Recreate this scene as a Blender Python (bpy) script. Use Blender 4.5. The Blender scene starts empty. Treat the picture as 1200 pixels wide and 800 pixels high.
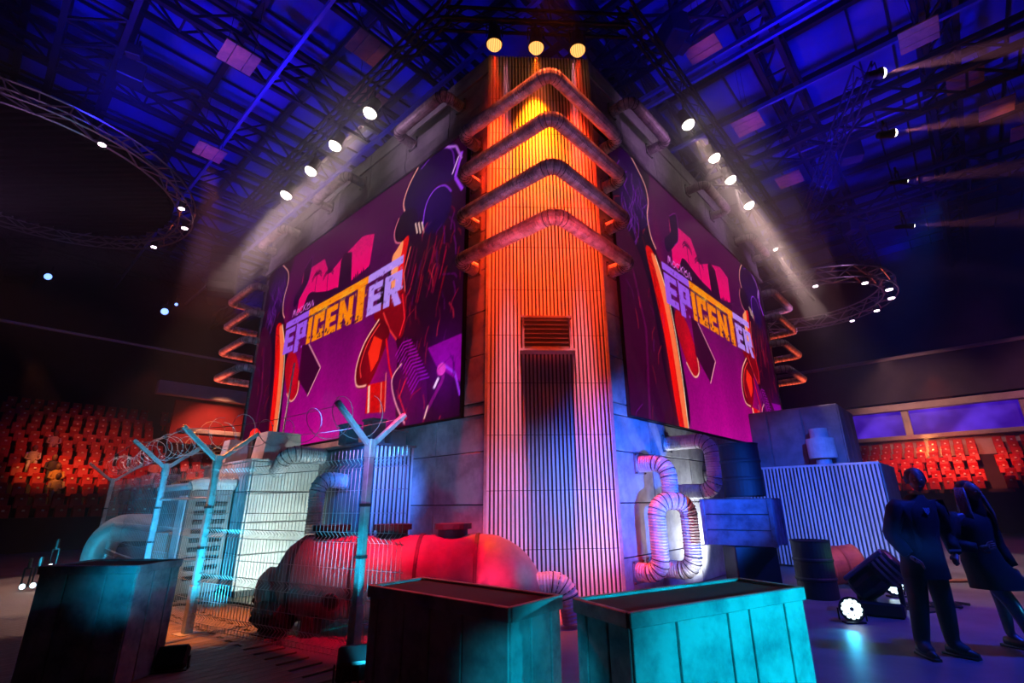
import bpy, bmesh, math, random
import numpy as np
from mathutils import Vector, Matrix
random.seed(7)
R = math.radians
SC = bpy.context.scene
COL = SC.collection

# ---------------------------------------------------------------- camera
CAM_POS = Vector((0, 0, 1.5))
FPX, TH, RHO = 572.0, R(18.3), R(0.75)
cd = bpy.data.cameras.new('camera')
cd.sensor_width = 36.0
cd.lens = FPX * 36.0 / 1200.0
cd.shift_x = -12.0 / 1200.0
cd.clip_start, cd.clip_end = 0.05, 200
cam = bpy.data.objects.new('camera', cd)
COL.objects.link(cam)
r0 = Vector((1, 0, 0)); u0 = Vector((0, -math.sin(TH), math.cos(TH)))
rr = math.cos(RHO) * r0 - math.sin(RHO) * u0
uu = math.cos(RHO) * u0 + math.sin(RHO) * r0
ff = Vector((0, math.cos(TH), math.sin(TH)))
M = Matrix((rr, uu, -ff)).transposed().to_4x4()
M.translation = CAM_POS
cam.matrix_world = M
SC.camera = cam

# ---------------------------------------------------------------- world, exposure
wd = bpy.data.worlds.new('dark_arena'); SC.world = wd; wd.use_nodes = True
wd.node_tree.nodes['Background'].inputs[0].default_value = (0.004, 0.006, 0.03, 1)
wd.node_tree.nodes['Background'].inputs[1].default_value = 0.12
SC.view_settings.view_transform = 'Standard'
SC.view_settings.look = 'None'
SC.view_settings.gamma = 1
SC.view_settings.exposure = 0.0
SC.view_settings.use_curve_mapping = False
SC.cycles.volume_step_rate = 4.0
SC.cycles.max_bounces = 5
SC.cycles.volume_bounces = 0
SC.cycles.sample_clamp_indirect = 3.0

# tower frame: K is the virtual near corner, AL runs along the wall to the far left, AR to the far right
YAW = R(48.4)
AR = Vector((math.sin(R(41.6)), math.cos(R(41.6)), 0))
AL = Vector((-math.sin(R(48.4)), math.cos(R(48.4)), 0))
K = Vector((0.5043, 7.192, 0))
def W(u, v, z=0.0):
    return K + u * AL + v * AR + Vector((0, 0, z))

def lamp(name, kind, loc, target=None, power=100, color=(1, 1, 1), size=30, blend=0.3, radius=0.1, parent=None):
    d = bpy.data.lights.new(name, kind)
    d.energy = power; d.color = color
    if kind == 'SPOT':
        d.spot_size = R(size); d.spot_blend = blend; d.shadow_soft_size = radius
    elif kind == 'POINT':
        d.shadow_soft_size = radius
    elif kind == 'AREA':
        d.size = size
    o = bpy.data.objects.new(name, d); COL.objects.link(o)
    o.location = loc
    if target is not None:
        o.rotation_euler = (Vector(target) - Vector(loc)).to_track_quat('-Z', 'Y').to_euler()
    if parent is not None:
        o.parent = parent
        o.matrix_parent_inverse = parent.matrix_world.inverted()
    return o

CYAN = (0.02, 0.62, 1.0); BLUE = (0.02, 0.06, 1.0); RED = (1.0, 0.02, 0.06); ORANGE = (1.0, 0.16, 0.01)
WARM = (1.0, 0.72, 0.5); MAGENTA = (1.0, 0.05, 0.35); VIOLET = (0.35, 0.15, 1.0); COLD = (0.72, 0.85, 1.0)
# --- stage floods that stand on the floor round the set or hang over it (real lamps, most behind or beside the props)
# uplights at the foot of the near corner of the tower
_nd = -(AL + AR).normalized(); _cd = (AR - AL).normalized(); _c0 = W(1.518, 0, 0)
for _s, _z, _p, _c, _w in ((.98, 7.2, 7000, (1.0, .14, .002), 42), (.10, 6.6, 5200, (1.0, .03, .004), 28), (1.86, 6.6, 5200, (1.0, .03, .004), 28),
                           (.12, 3.6, 12000, (1.0, .035, .004), 16), (1.84, 3.6, 12000, (1.0, .035, .004), 16)):
    lamp('corner_downlight', 'SPOT', _c0 + _cd * _s + _nd * .43 + Vector((0, 0, 10.36)), _c0 + _cd * (_s * .75 + .25) + Vector((0, 0, _z)), _p, _c, _w, 1.0, 0.05)
for _s, _t in ((.34, .42), (1.74, 1.66)):
    lamp('column_grazer', 'SPOT', _c0 + _cd * _s + _nd * .46 + Vector((0, 0, 10.3)), _c0 + _cd * _t + _nd * .26 + Vector((0, 0, .2)), 42000, (1.0, .27, .4), 7.8, 1.0, 0.04)
for _k in (3.0, 7.5, 11.5):
    lamp('coping_wash', 'SPOT', W(_k + 1, -8, 6.5), W(_k + 1, 0, 10.2), 1500, (.85, .5, .95), 20, 1.0, .2)
    lamp('coping_wash', 'SPOT', W(-8, _k + 1, 6.5), W(0, _k + 1, 10.2), 1700, (.75, .35, .9), 20, 1.0, .2)
lamp('column_flood_blue', 'SPOT', W(-3.0, -2.6, 1.2), W(0.8, 0.8, 1.4), 900, (0.10, 0.26, 1.0), 34, 1.0, 0.2)
lamp('column_flood_red', 'SPOT', W(-.3, -1.6, 0.5), W(1.4, 0.1, .9), 90, (1.0, 0.02, 0.1), 50, 1.0, 0.1)
lamp('column_flood_red', 'SPOT', W(-1.2, -.2, 0.4), W(0.2, 1.3, .6), 40, (1.0, 0.02, 0.2), 40, 1.0, 0.1)
lamp('column_uplight', 'SPOT', W(-1.0, .9, .25), W(.5, 1.0, 1.1), 70, (.9, .75, 1.0), 60, 1.0, .1)
lamp('column_uplight', 'SPOT', W(1.2, -1.5, .9), W(1.4, .1, 2.4), 60, (.9, .7, .95), 50, 1.0, .1)
lamp('corner_red', 'SPOT', W(-2.4, -2.4, 3.8), W(0.7, 0.7, 5.4), 1500, (1.0, 0.035, 0.01), 40, 1.0, 0.2)
lamp('pipe_flood_violet', 'SPOT', W(-2.2, -2.2, 0.35), W(0.0, 0.0, 6.6), 450, (0.75, 0.35, 0.9), 26, 0.9, 0.1)
# red and cyan over the tank
lamp('tank_flood_red', 'SPOT', W(0.4, -2.6, 4.2), Vector((-1.5, 7.0, 0.9)), 2300, (1.0, 0.0, 0.03), 50, 0.9, 0.1)
lamp('tank_flood_cyan', 'SPOT', Vector((0.3, 4.6, 1.0)), Vector((-0.05, 7.0, 0.6)), 110, (0.1, 0.55, 1.0), 9, 1.0, 0.05)
lamp('duct_red', 'SPOT', Vector((.9, 5.9, 1.9)), Vector((.3, 7.0, .5)), 50, (1.0, .02, .05), 24, 1.0, .05)
# container yard
lamp('yard_flood_white', 'SPOT', Vector((-3.6, 8.2, 0.3)), Vector((-4.45, 9.75, .9)), 300, (0.75, 1.0, 0.95), 110, 0.9, 0.1)
lamp('yard_flood_cyan', 'SPOT', Vector((-5.6, 5.6, 0.4)), Vector((-6.3, 9.3, 1.4)), 800, (0.02, 0.45, 1.0), 50, 0.9, 0.1)
lamp('yard_flood_orange', 'SPOT', Vector((-5.0, 6.6, 6.8)), Vector((-4.5, 7.2, 0)), 4200, (1.0, 0.25, 0.05), 25, 0.9, 0.1)
lamp('roof_flood_warm', 'SPOT', Vector((-10.5, 5.0, 6.0)), W(6.6, -1.2, 2.6), 3000, (1.0, 0.36, 0.32), 22, 0.9, 0.1)
lamp('fence_flood_cyan', 'SPOT', Vector((-1.25, 4.5, 0.12)), Vector((-1.66, 5.4, 1.0)), 130, CYAN, 45, 0.8, 0.03)
lamp('fence_flood_cyan', 'SPOT', Vector((-2.2, 4.0, 0.6)), Vector((-1.9, 5.6, 1.1)), 150, CYAN, 30, 1.0, 0.03)
lamp('fence_flood_cyan', 'SPOT', Vector((-3.6, 5.9, 0.15)), Vector((-4.2, 6.85, 1.4)), 330, CYAN, 75, 0.8, 0.03)
lamp('fence_flood_cyan', 'SPOT', Vector((-5.2, 7.0, 0.15)), Vector((-5.8, 8.1, 1.4)), 60, CYAN, 75, 0.8, 0.03)
lamp('arm_flood_cyan', 'SPOT', Vector((-.9, 3.4, 2.0)), Vector((-2.0, 7.2, 2.85)), 420, (.02, .5, 1.0), 34, .9, .05)
lamp('annex_flood_blue', 'SPOT', W(0.9, -3.2, 2.8), W(3.6, -0.7, 1.8), 3000, (0.03, 0.2, 1.0), 28, 1.0, 0.1)
lamp('lower_wall_violet', 'SPOT', W(-1.0, -4.5, 2.2), W(2.3, 0, 1.6), 260, (0.5, 0.25, 1.0), 30, 0.9, 0.2)
# crates
lamp('crate_flood_cyan', 'SPOT', Vector((5.0, .7, 1.5)), Vector((1.3, 3.05, 0.5)), 2000, (0.0, 0.55, 0.83), 26, 0.8, 0.1)
lamp('crate_flood_cyan', 'SPOT', Vector((.30, 1.4, .5)), Vector((0.04, 2.92, 0.62)), 110, (0.0, 0.32, 0.5), 27, 0.5, 0.05)
lamp('crate_flood_cyan', 'SPOT', Vector((-3.2, 4.2, 1.0)), Vector((-3.62, 4.9, 0.85)), 22, (0.0, 0.5, 1.0), 46, 1.0, 0.05)
lamp('crate_top_red', 'SPOT', Vector((-1.2, 5.2, 3.0)), Vector((-0.5, 3.3, 1.0)), 140, (1.0, 0.03, 0.0), 50, 0.8, 0.1)
# right hand yard
lamp('wall_flood_blue', 'SPOT', W(-4.2, 0.2, 1.0), W(0, 2.2, 1.9), 3600, (0.012, 0.13, 1.0), 44, 0.9, 0.1)
lamp('wall_flood_white', 'SPOT', W(-0.8, 4.6, 0.2), W(0, 4.2, 0.9), 420, (0.85, 0.92, 1.0), 100, 0.9, 0.1)
lamp('wall_flood_white', 'SPOT', W(-1.3, 2.0, 0.15), W(-.6, 2.3, 0.9), 60, (0.85, 0.92, 1.0), 70, 0.9, 0.1)
lamp('duct_flood_red', 'SPOT', W(-1.6, -0.9, 0.5), W(-0.4, 1.9, 1.3), 220, (1.0, 0.03, 0.12), 40, 0.8, 0.05)
lamp('container_flood_white', 'SPOT', Vector((6.5, 9.9, 0.12)), Vector((7.0, 11.2, 0.45)), 50, (0.6, 0.75, 1.0), 125, 0.9, 0.1)
lamp('container_flood_blue', 'SPOT', Vector((4.5, 4.5, 4.6)), W(-1.8, 7.9, 1.6), 4600, (0.008, 0.1, 1.0), 36, 0.9, 0.1)
lamp('floor_flood_blue', 'SPOT', Vector((7.0, 4.0, 6.5)), Vector((4.0, 7.0, 0)), 2400, (0.02, 0.05, 1.0), 60, 0.9, 0.2)
lamp('floor_flood_violet', 'SPOT', Vector((8.0, 7.5, 5.0)), Vector((5.8, 8.6, 0)), 420, (0.6, 0.12, 0.7), 60, 0.9, 0.2)
# ceiling washes
for (u, v, p) in ((11, -5, 3600), (15, 0, 3200), (2, -3, 600), (-2, 4, 1500), (-3, 12, 3600), (-4, 20, 3000), (14, 20, 1600), (-12, 9, 700), (24, 3, 2600)):
    lamp('ceiling_wash_blue', 'SPOT', W(u, v, 11.5), W(u + 1, v + 1, 20), p * .8, (0.006, 0.006, 1.0), 125, 0.7, 0.3)
# stands
lamp('stand_light_orange', 'SPOT', W(21.5, -5, 7.2), W(26, -2.4, 2.8), 1700, (1.0, 0.28, 0.06), 36, 0.8, 0.2)
lamp('stand_light_red', 'SPOT', W(21.0, 3, 7), W(25.5, 2.4, 3), 1500, (1.0, 0.10, 0.08), 36, 1.0)
lamp('stand_light_red', 'SPOT', W(21, -1, 7.2), W(27, -1, 4), 1000, (1.0, 0.10, 0.05), 60, 0.8, 0.2)
lamp('stand_light_red', 'SPOT', W(-4, 23, 7), W(-3.5, 28, 3), 3600, (1.0, 0.14, 0.08), 60, 0.8, 0.2)
lamp('stand_light_warm', 'SPOT', W(-2.6, 29.6, 3.6), W(-3.4, 33.0, 5.2), 500, (1.0, 0.42, 0.12), 90, 0.9, 0.2)

# ================================================================ helpers
def setp(o, label=None, cat=None, group=None, kind=None):
    if label: o['label'] = label
    if cat: o['category'] = cat
    if group: o['group'] = group
    if kind: o['kind'] = kind
    return o

def empty(name, loc, label, cat, rz=0.0, group=None):
    o = bpy.data.objects.new(name, None); COL.objects.link(o)
    o.location = loc; o.rotation_euler = (0, 0, rz)
    return setp(o, label, cat, group)

class MB:
    def __init__(s): s.v = []; s.f = []; s.m = []
    def add(s, vs, fs, mi=0):
        n = len(s.v); s.v.extend([tuple(p) for p in vs]); s.f.extend([tuple(i + n for i in f) for f in fs]); s.m.extend([mi] * len(fs)); return s
    def box(s, c, d, rz=0.0, mi=0, rot=None):
        x, y, z = d[0] / 2, d[1] / 2, d[2] / 2
        m = rot if rot is not None else Matrix.Rotation(rz, 3, 'Z')
        vs = [m @ Vector((sx * x, sy * y, sz * z)) + Vector(c) for sx in (-1, 1) for sy in (-1, 1) for sz in (-1, 1)]
        return s.add(vs, [(0, 1, 3, 2), (4, 6, 7, 5), (0, 4, 5, 1), (2, 3, 7, 6), (0, 2, 6, 4), (1, 5, 7, 3)], mi)
    def bbox(s, c, d, b=0.01, rz=0.0, mi=0, rot=None):
        # box with chamfered edges
        x, y, z = d[0] / 2, d[1] / 2, d[2] / 2
        b = min(b, x * .9, y * .9, z * .9)
        bm = bmesh.new(); bmesh.ops.create_cube(bm, size=1)
        for q in bm.verts: q.co = Vector((q.co.x * 2 * x, q.co.y * 2 * y, q.co.z * 2 * z))
        bmesh.ops.bevel(bm, geom=bm.edges[:], offset=b, segments=1, affect='EDGES')
        m = rot if rot is not None else Matrix.Rotation(rz, 3, 'Z')
        bm.verts.index_update()
        vs = [m @ q.co + Vector(c) for q in bm.verts]; fs = [tuple(q.index for q in fc.verts) for fc in bm.faces]
        bm.free(); return s.add(vs, fs, mi)
    def rod(s, a, b, r, n=6, r2=None, cap=True, mi=0):
        a = Vector(a); b = Vector(b); d = (b - a)
        if d.length < 1e-6: return s
        q = d.to_track_quat('Z', 'Y').to_matrix(); r2 = r if r2 is None else r2
        vs = []
        for (p, rad) in ((a, r), (b, r2)):
            for i in range(n):
                t = 2 * math.pi * (i + .5) / n
                vs.append(p + q @ Vector((rad * math.cos(t), rad * math.sin(t), 0)))
        fs = [(i, (i + 1) % n, n + (i + 1) % n, n + i) for i in range(n)]
        if cap: fs += [tuple(range(n - 1, -1, -1)), tuple(range(n, 2 * n))]
        return s.add(vs, fs, mi)
    def lathe(s, prof, c=(0, 0, 0), n=24, rot=None, mi=0):
        # prof: (radius, height) list, about local z
        c = Vector(c); m = rot if rot is not None else Matrix.Identity(3); vs = []; k = len(prof)
        for (r, h) in prof:
            for i in range(n):
                t = 2 * math.pi * i / n
                vs.append(m @ Vector((r * math.cos(t), r * math.sin(t), h)) + c)
        fs = []
        for j in range(k - 1):
            for i in range(n):
                fs.append((j * n + i, j * n + (i + 1) % n, (j + 1) * n + (i + 1) % n, (j + 1) * n + i))
        fs.append(tuple(range(n - 1, -1, -1))); fs.append(tuple(range((k - 1) * n, k * n)))
        return s.add(vs, fs, mi)
    def sweep(s, pts, rads, n=16, cap=True, mi=0):
        # tube through pts with a radius per point, parallel-transported frame
        pts = [Vector(p) for p in pts]; N = len(pts); vs = []
        t = (pts[1] - pts[0]).normalized()
        ref = Vector((0, 0, 1)) if abs(t.z) < .9 else Vector((1, 0, 0))
        x = t.cross(ref).normalized()
        for k in range(N):
            if k == 0: tn = pts[1] - pts[0]
            elif k == N - 1: tn = pts[-1] - pts[-2]
            else: tn = (pts[k + 1] - pts[k]).normalized() + (pts[k] - pts[k - 1]).normalized()
            tn = tn.normalized(); x = (x - tn * x.dot(tn)).normalized(); y = tn.cross(x)
            for i in range(n):
                a = 2 * math.pi * i / n
                vs.append(pts[k] + rads[k] * (math.cos(a) * x + math.sin(a) * y))
        fs = [(k * n + i, k * n + (i + 1) % n, (k + 1) * n + (i + 1) % n, (k + 1) * n + i) for k in range(N - 1) for i in range(n)]
        if cap: fs += [tuple(range(n - 1, -1, -1)), tuple(range((N - 1) * n, N * n))]
        return s.add(vs, fs, mi)
    def mesh(s, name, mats, smooth=False):
        me = bpy.data.meshes.new(name); me.from_pydata(s.v, [], s.f)
        for m in (mats if isinstance(mats, (list, tuple)) else [mats]): me.materials.append(m)
        if max(s.m, default=0) > 0: me.polygons.foreach_set('material_index', s.m)
        if smooth: me.shade_smooth()
        me.update(); return me
    def build(s, name, mats, parent=None, smooth=False, loc=None, rz=0.0):
        return link(s.mesh(name, mats, smooth), name, parent, loc, rz)

def link(me, name, parent=None, loc=None, rz=0.0):
    o = bpy.data.objects.new(name, me); COL.objects.link(o)
    if parent is not None: o.parent = parent
    if loc is not None: o.location = loc
    if rz: o.rotation_euler = (0, 0, rz)
    return o

CHILD = {}
def copy_tree(o, parent=None):
    c = o.copy(); COL.objects.link(c); c.parent = parent
    for ch in list(o.children):
        copy_tree(ch, c)
    return c

# ---------------------------------------------------------------- materials
def mat(name, col, rough=0.6, metal=0.0, noise=0.25, scale=6.0, dark=None, bump=0.0, spec=0.5, emit=None, estr=0.0, grain=0.0, stretch=(1, 1, 1)):
    m = bpy.data.materials.new(name); m.use_nodes = True; nt = m.node_tree; N = nt.nodes; L = nt.links
    b = N['Principled BSDF']; b.inputs['Roughness'].default_value = rough; b.inputs['Metallic'].default_value = metal
    b.inputs['Specular IOR Level'].default_value = spec
    if noise > 0:
        tc = N.new('ShaderNodeTexCoord'); mp = N.new('ShaderNodeMapping'); mp.inputs['Scale'].default_value = stretch
        nz = N.new('ShaderNodeTexNoise'); nz.inputs['Scale'].default_value = scale; nz.inputs['Detail'].default_value = 6; nz.inputs['Roughness'].default_value = 0.65
        cr = N.new('ShaderNodeValToRGB'); d = dark if dark else tuple(c * (1 - noise) for c in col)
        cr.color_ramp.elements[0].position = 0.36; cr.color_ramp.elements[0].color = (*d, 1)
        cr.color_ramp.elements[1].position = 0.6; cr.color_ramp.elements[1].color = (*col, 1)
        L.new(tc.outputs['Object'], mp.inputs['Vector']); L.new(mp.outputs['Vector'], nz.inputs['Vector'])
        L.new(nz.outputs['Fac'], cr.inputs['Fac']); L.new(cr.outputs['Color'], b.inputs['Base Color'])
        if bump > 0:
            bp = N.new('ShaderNodeBump'); bp.inputs['Strength'].default_value = bump; bp.inputs['Distance'].default_value = 0.01
            n2 = N.new('ShaderNodeTexNoise'); n2.inputs['Scale'].default_value = scale * 8; n2.inputs['Detail'].default_value = 3
            L.new(mp.outputs['Vector'], n2.inputs['Vector']); L.new(n2.outputs['Fac'], bp.inputs['Height']); L.new(bp.outputs['Normal'], b.inputs['Normal'])
    else:
        b.inputs['Base Color'].default_value = (*col, 1)
    if emit:
        b.inputs['Emission Color'].default_value = (*emit, 1); b.inputs['Emission Strength'].default_value = estr
    return m

CONC = mat('concrete', (0.42, 0.41, 0.43), 0.85, 0, 0.45, 2.2, bump=0.25)
CONC2 = mat('concrete_coping', (0.36, 0.34, 0.36), 0.85, 0, 0.5, 1.6, bump=0.25)
DARKC = mat('dark_backing', (0.03, 0.03, 0.035), 0.9, 0, 0)
CORR = mat('corrugated_steel', (0.62, 0.6, 0.6), 0.5, 0.0, 0.3, 1.5, bump=0.1, stretch=(1, 1, .3))
GROOVE = mat('dark_groove', (0.07, 0.065, 0.07), 0.8, 0.0, 0.2, 3)  # groove floors and sides, coloured darker than the ridges
GALV = mat('ribbed_foil_duct', (0.62, 0.54, 0.54), 0.5, 0.25, 0.55, 7.0, bump=0.2)
DUCTW = mat('white_ribbed_duct', (0.62, 0.6, 0.6), 0.5, 0.1, 0.35, 5.0, bump=0.2)
SEAM = mat('dark_seam_band', (0.06, 0.055, 0.06), 0.6, 0.2, 0)
STEEL = mat('painted_fence_steel', (0.5, 0.52, 0.53), 0.5, 0.1, 0.3, 9.0)
WIRE = mat('galvanised_wire', (0.5, 0.5, 0.5), 0.4, 0.5, 0)
BLACK = mat('matt_black_metal', (0.012, 0.012, 0.014), 0.55, 0.0, 0.3, 8)
BLACKG = mat('gloss_black_metal', (0.015, 0.014, 0.018), 0.3, 0.0, 0.3, 8)
TRUSS = mat('black_truss', (0.01, 0.01, 0.012), 0.6, 0.2, 0)
TRUSSB = mat('bare_aluminium_truss', (0.3, 0.28, 0.3), 0.35, 0.8, 0)
CRATE = mat('painted_crate_board', (0.5, 0.52, 0.52), 0.65, 0, 0.5, 3.0, dark=(0.16, 0.18, 0.2), bump=0.15)
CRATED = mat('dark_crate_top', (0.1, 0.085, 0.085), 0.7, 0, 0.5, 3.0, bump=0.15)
TANK = mat('tank_paint', (0.3, 0.27, 0.28), 0.45, 0, 0.35, 2.5, bump=0.1)
WHITEP = mat('white_sheet_panel', (0.6, 0.6, 0.58), 0.55, 0, 0.35, 1.8, bump=0.1)
GREYP = mat('grey_sheet_panel', (0.2, 0.2, 0.21), 0.6, 0, 0.4, 2.2, bump=0.1)
FLOORM = mat('stage_floor', (0.16, 0.16, 0.18), 0.45, 0, 0.35, 1.2, bump=0.05)
DECK = mat('deck_board', (0.3, 0.22, 0.16), 0.6, 0, 0.45, 4.0, bump=0.15, stretch=(.4, 4, 1))
CEIL = mat('ceiling_sheet', (0.10, 0.12, 0.42), 0.9, 0, 0.35, 0.35)
BOARD = mat('acoustic_board', (0.6, 0.26, 0.12), 0.8, 0, 0.3, 3.0, emit=None)
ARENA = mat('arena_wall_paint', (0.05, 0.045, 0.055), 0.9, 0, 0.3, 1)
CREAM = mat('cream_fascia', (0.5, 0.42, 0.38), 0.8, 0, 0.2, 1)
SEATR = mat('red_seat_plastic', (0.5, 0.02, 0.015), 0.45, 0, 0.2, 4)
PALE_DOT = mat('pale_seat_dot', (1.0, 0.9, 0.8), 0.3, 0, 0)
LEDW = mat('lamp_lens_white', (1, 1, 1), 0.3, 0, 0, emit=(1.0, 0.86, 0.72), estr=14)
LEDC = mat('lamp_lens_cold', (1, 1, 1), 0.3, 0, 0, emit=(0.7, 0.95, 1.0), estr=3)
LEDB = mat('lamp_lens_blue', (1, 1, 1), 0.3, 0, 0, emit=(0.15, 0.3, 1.0), estr=3)
BARR = mat('barrel_black_paint', (0.008, 0.008, 0.01), 0.7, 0, 0.4, 5)
RUST = mat('brown_drum_paint', (0.42, 0.14, 0.08), 0.6, 0, 0.4, 4, bump=0.2)
def lens_bars():
    m = bpy.data.materials.new('lamp_lens_orange'); m.use_nodes = True; nt = m.node_tree; N = nt.nodes; L = nt.links
    b = N['Principled BSDF']; b.inputs['Base Color'].default_value = (0.3, 0.1, 0.02, 1)
    tc = N.new('ShaderNodeTexCoord'); w = N.new('ShaderNodeTexWave'); w.inputs['Scale'].default_value = 11
    cr = N.new('ShaderNodeValToRGB'); cr.color_ramp.elements[0].color = (0.9, 0.12, 0.01, 1); cr.color_ramp.elements[1].color = (1.0, 0.72, 0.2, 1)
    L.new(tc.outputs['Object'], w.inputs['Vector']); L.new(w.outputs['Fac'], cr.inputs['Fac'])
    L.new(cr.outputs['Color'], b.inputs['Emission Color']); b.inputs['Emission Strength'].default_value = 1.6
    return m
LEDO = lens_bars()

# ================================================================ room shell
fl = MB()
fl.add([W(-60, -60, 0), W(-60, 60, 0), W(60, 60, 0), W(60, -60, 0)], [(0, 3, 2, 1)])
floor = fl.build('floor', FLOORM); setp(floor, kind='structure')
# deck boards of the yard, one object each (boards run along the AR direction)
bd = MB(); bd.bbox((0, 0, 0.006), (3.9, 0.132, 0.024), 0.004)
bme = bd.mesh('board', DECK)
for i in range(62):
    u = -0.6 + i * 0.14
    for (v0, ln) in ((-5.15, 0), (-1.2, 1)):
        if ln and u < 2.2: continue
        o = link(bme, 'board', floor, W(u, v0 + (0.35 if i % 2 else 0), 0.0), YAW)
        if i == 0 and not ln: pass
for i in range(62, 100):
    o = link(bme, 'board', floor, W(-0.6 + i * 0.14, -5.15, 0.0), YAW)
c = MB(); c.add([W(-14, -16, 20), W(-14, 40, 20), W(40, 40, 20), W(40, -16, 20)], [(0, 1, 2, 3)])
ceiling = c.build('ceiling', CEIL); setp(ceiling, kind='structure')
# roof trusses belong to the ceiling: each one a part
def truss_mb(L, h, w, step, r=0.05, rd=0.03):
    m = MB()
    for (y, z) in ((-w / 2, 0), (w / 2, 0), (-w / 2, -h), (w / 2, -h)):
        m.box((L / 2, y, z), (L, 2 * r, 2 * r))
    n = int(L / step)
    for i in range(n):
        x0, x1 = i * step, (i + 1) * step
        for y in (-w / 2, w / 2):
            m.rod((x0, y, 0 if i % 2 else -h), (x1, y, -h if i % 2 else 0), rd, 4)
        m.rod((x0, -w / 2, -h), (x0, w / 2, -h), rd, 4)
        m.rod((x0, -w / 2, -h), (x1, w / 2, -h), rd, 4)
    return m
tm = truss_mb(56, 1.5, 0.9, 1.5, 0.09, 0.05).mesh('roof_truss', TRUSS)
for u in range(-12, 40, 5):
    link(tm, 'roof_truss', ceiling, W(u, -16, 19.2), YAW)
pm = MB(); pm.box((27, 0, 0), (54, 0.22, 0.3)); pme = pm.mesh('purlin', TRUSS)
for v in range(-14, 40, 3):
    link(pme, 'purlin', ceiling, W(-14, v, 19.6), YAW + math.pi / 2)
pm = MB(); pm.box((28, 0, 0), (56, 0.07, 0.1)); pme2 = pm.mesh('ceiling_batten', TRUSS)
for i in range(44):
    if i % 4: link(pme2, 'ceiling_batten', ceiling, W(-13 + i * 1.2, -16, 19.85), YAW)
gm = MB(); gm.box((27, 0, 0), (54, 0.12, 0.18)); gme = gm.mesh('roof_pipe', mat('blue_roof_pipe', (0.12, 0.13, 0.4), 0.4, 0.3, 0))
for v in (-1.1, 3.4, 9.4, 9.9, 17.2, 13.1):
    link(gme, 'roof_pipe', ceiling, W(-14, v, 17.0), YAW + math.pi / 2)
# catwalks: dark girders lower down
cw = truss_mb(54, 1.1, 1.4, 1.35, 0.08, 0.05).mesh('catwalk', TRUSS)
for v in (-6.0, 6.2, 15.0, 23.0):
    link(cw, 'catwalk', ceiling, W(-14, v, 16.6), YAW + math.pi / 2)
random.seed(3)
hm = MB(); hm.bbox((0, 0, -0.5), (1.0, 0.7, 1.0), 0.05); hm.rod((0, 0, 0), (0, 0, 1.4), 0.05); hme = hm.mesh('hanging_fixture', BLACK)
for k in range(46):
    u = random.uniform(-10, 30); v = random.choice((-6.0, 6.2, 15.0, 23.0)) + random.uniform(-1.2, 1.2)
    if 0 < u < 14 and 0 < v < 14: continue
    o = link(hme, 'hanging_fixture', ceiling, W(u, v, 15.6), random.uniform(0, 3)); o.scale = (random.uniform(.4, 1.1),) * 3
def shellwall(name, a, b, z0, z1, m=ARENA):
    w = MB(); d = (Vector(b) - Vector(a)); L = d.length; ang = math.atan2(d.y, d.x)
    w.box((L / 2, 0, (z1 - z0) / 2), (L, 0.3, z1 - z0)); o = w.build(name, m, None, loc=Vector(a) + Vector((0, 0, z0)), rz=ang); setp(o, kind='structure'); return o
shellwall('wall_left', W(40, -16), W(40, 40), 0, 20)
shellwall('wall_right', W(-14, 40), W(40, 40), 0, 20)
shellwall('wall_side', W(-14, -16), W(-14, 40), 0, 20)
shellwall('wall_far', W(-14, -16), W(40, -16), 0, 20)

# ================================================================ tower
tower = empty('tower', W(0, 0, 0), 'square concrete stage tower with ribbed steel corner rising in the middle of the hall', 'tower', YAW)
CH = 1.518; LW = 11.1; S = LW + 2 * CH; H = 10.8
# local axes: x = v (right wall direction), y = u (left wall direction)
core = MB()
oc = [(CH, 0), (CH + LW, 0), (S, CH), (S, CH + LW), (CH + LW, S), (CH, S), (0, CH + LW), (0, CH)]
ins = 0.05
def shrink(p): return (p[0] + (ins if p[0] < S / 2 else -ins), p[1] + (ins if p[1] < S / 2 else -ins))
oc2 = [shrink(p) for p in oc]
vs = [(x, y, 0) for x, y in oc2] + [(x, y, H - .02) for x, y in oc2]
core.add(vs, [(i, (i + 1) % 8, 8 + (i + 1) % 8, 8 + i) for i in range(8)] + [tuple(range(8, 16)), tuple(range(7, -1, -1))])
core.build('core', DARKC, tower)
pcache = {}
def panel(s0, s1, z0, z1, wall, m=CONC, t=0.05, gap=0.009, proud=0.0, name='concrete_panel'):
    L = round(s1 - s0 - 2 * gap, 3); h = round(z1 - z0 - 2 * gap, 3); key = (L, h, m.name, t)
    if key not in pcache:
        q = MB(); q.bbox((0, 0, 0), (L, t, h), 0.006); pcache[key] = q.mesh(name, m)
    o = bpy.data.objects.new(name, pcache[key]); COL.objects.link(o); o.parent = tower
    sc = (s0 + s1) / 2; zc = (z0 + z1) / 2
    if wall == 'u':   # the left wall, plane v = 0
        o.location = (t / 2 - proud, CH + sc, zc); o.rotation_euler = (0, 0, math.pi / 2)
    else:             # the right wall, plane u = 0
        o.location = (CH + sc, t / 2 - proud, zc)
    return o
zs = [0.0, .65, 1.48, 2.32, 2.94]
cols = [0.0, 1.3, 2.97, 4.64, 6.31, 7.98, 9.65, LW]
random.seed(11)
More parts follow.
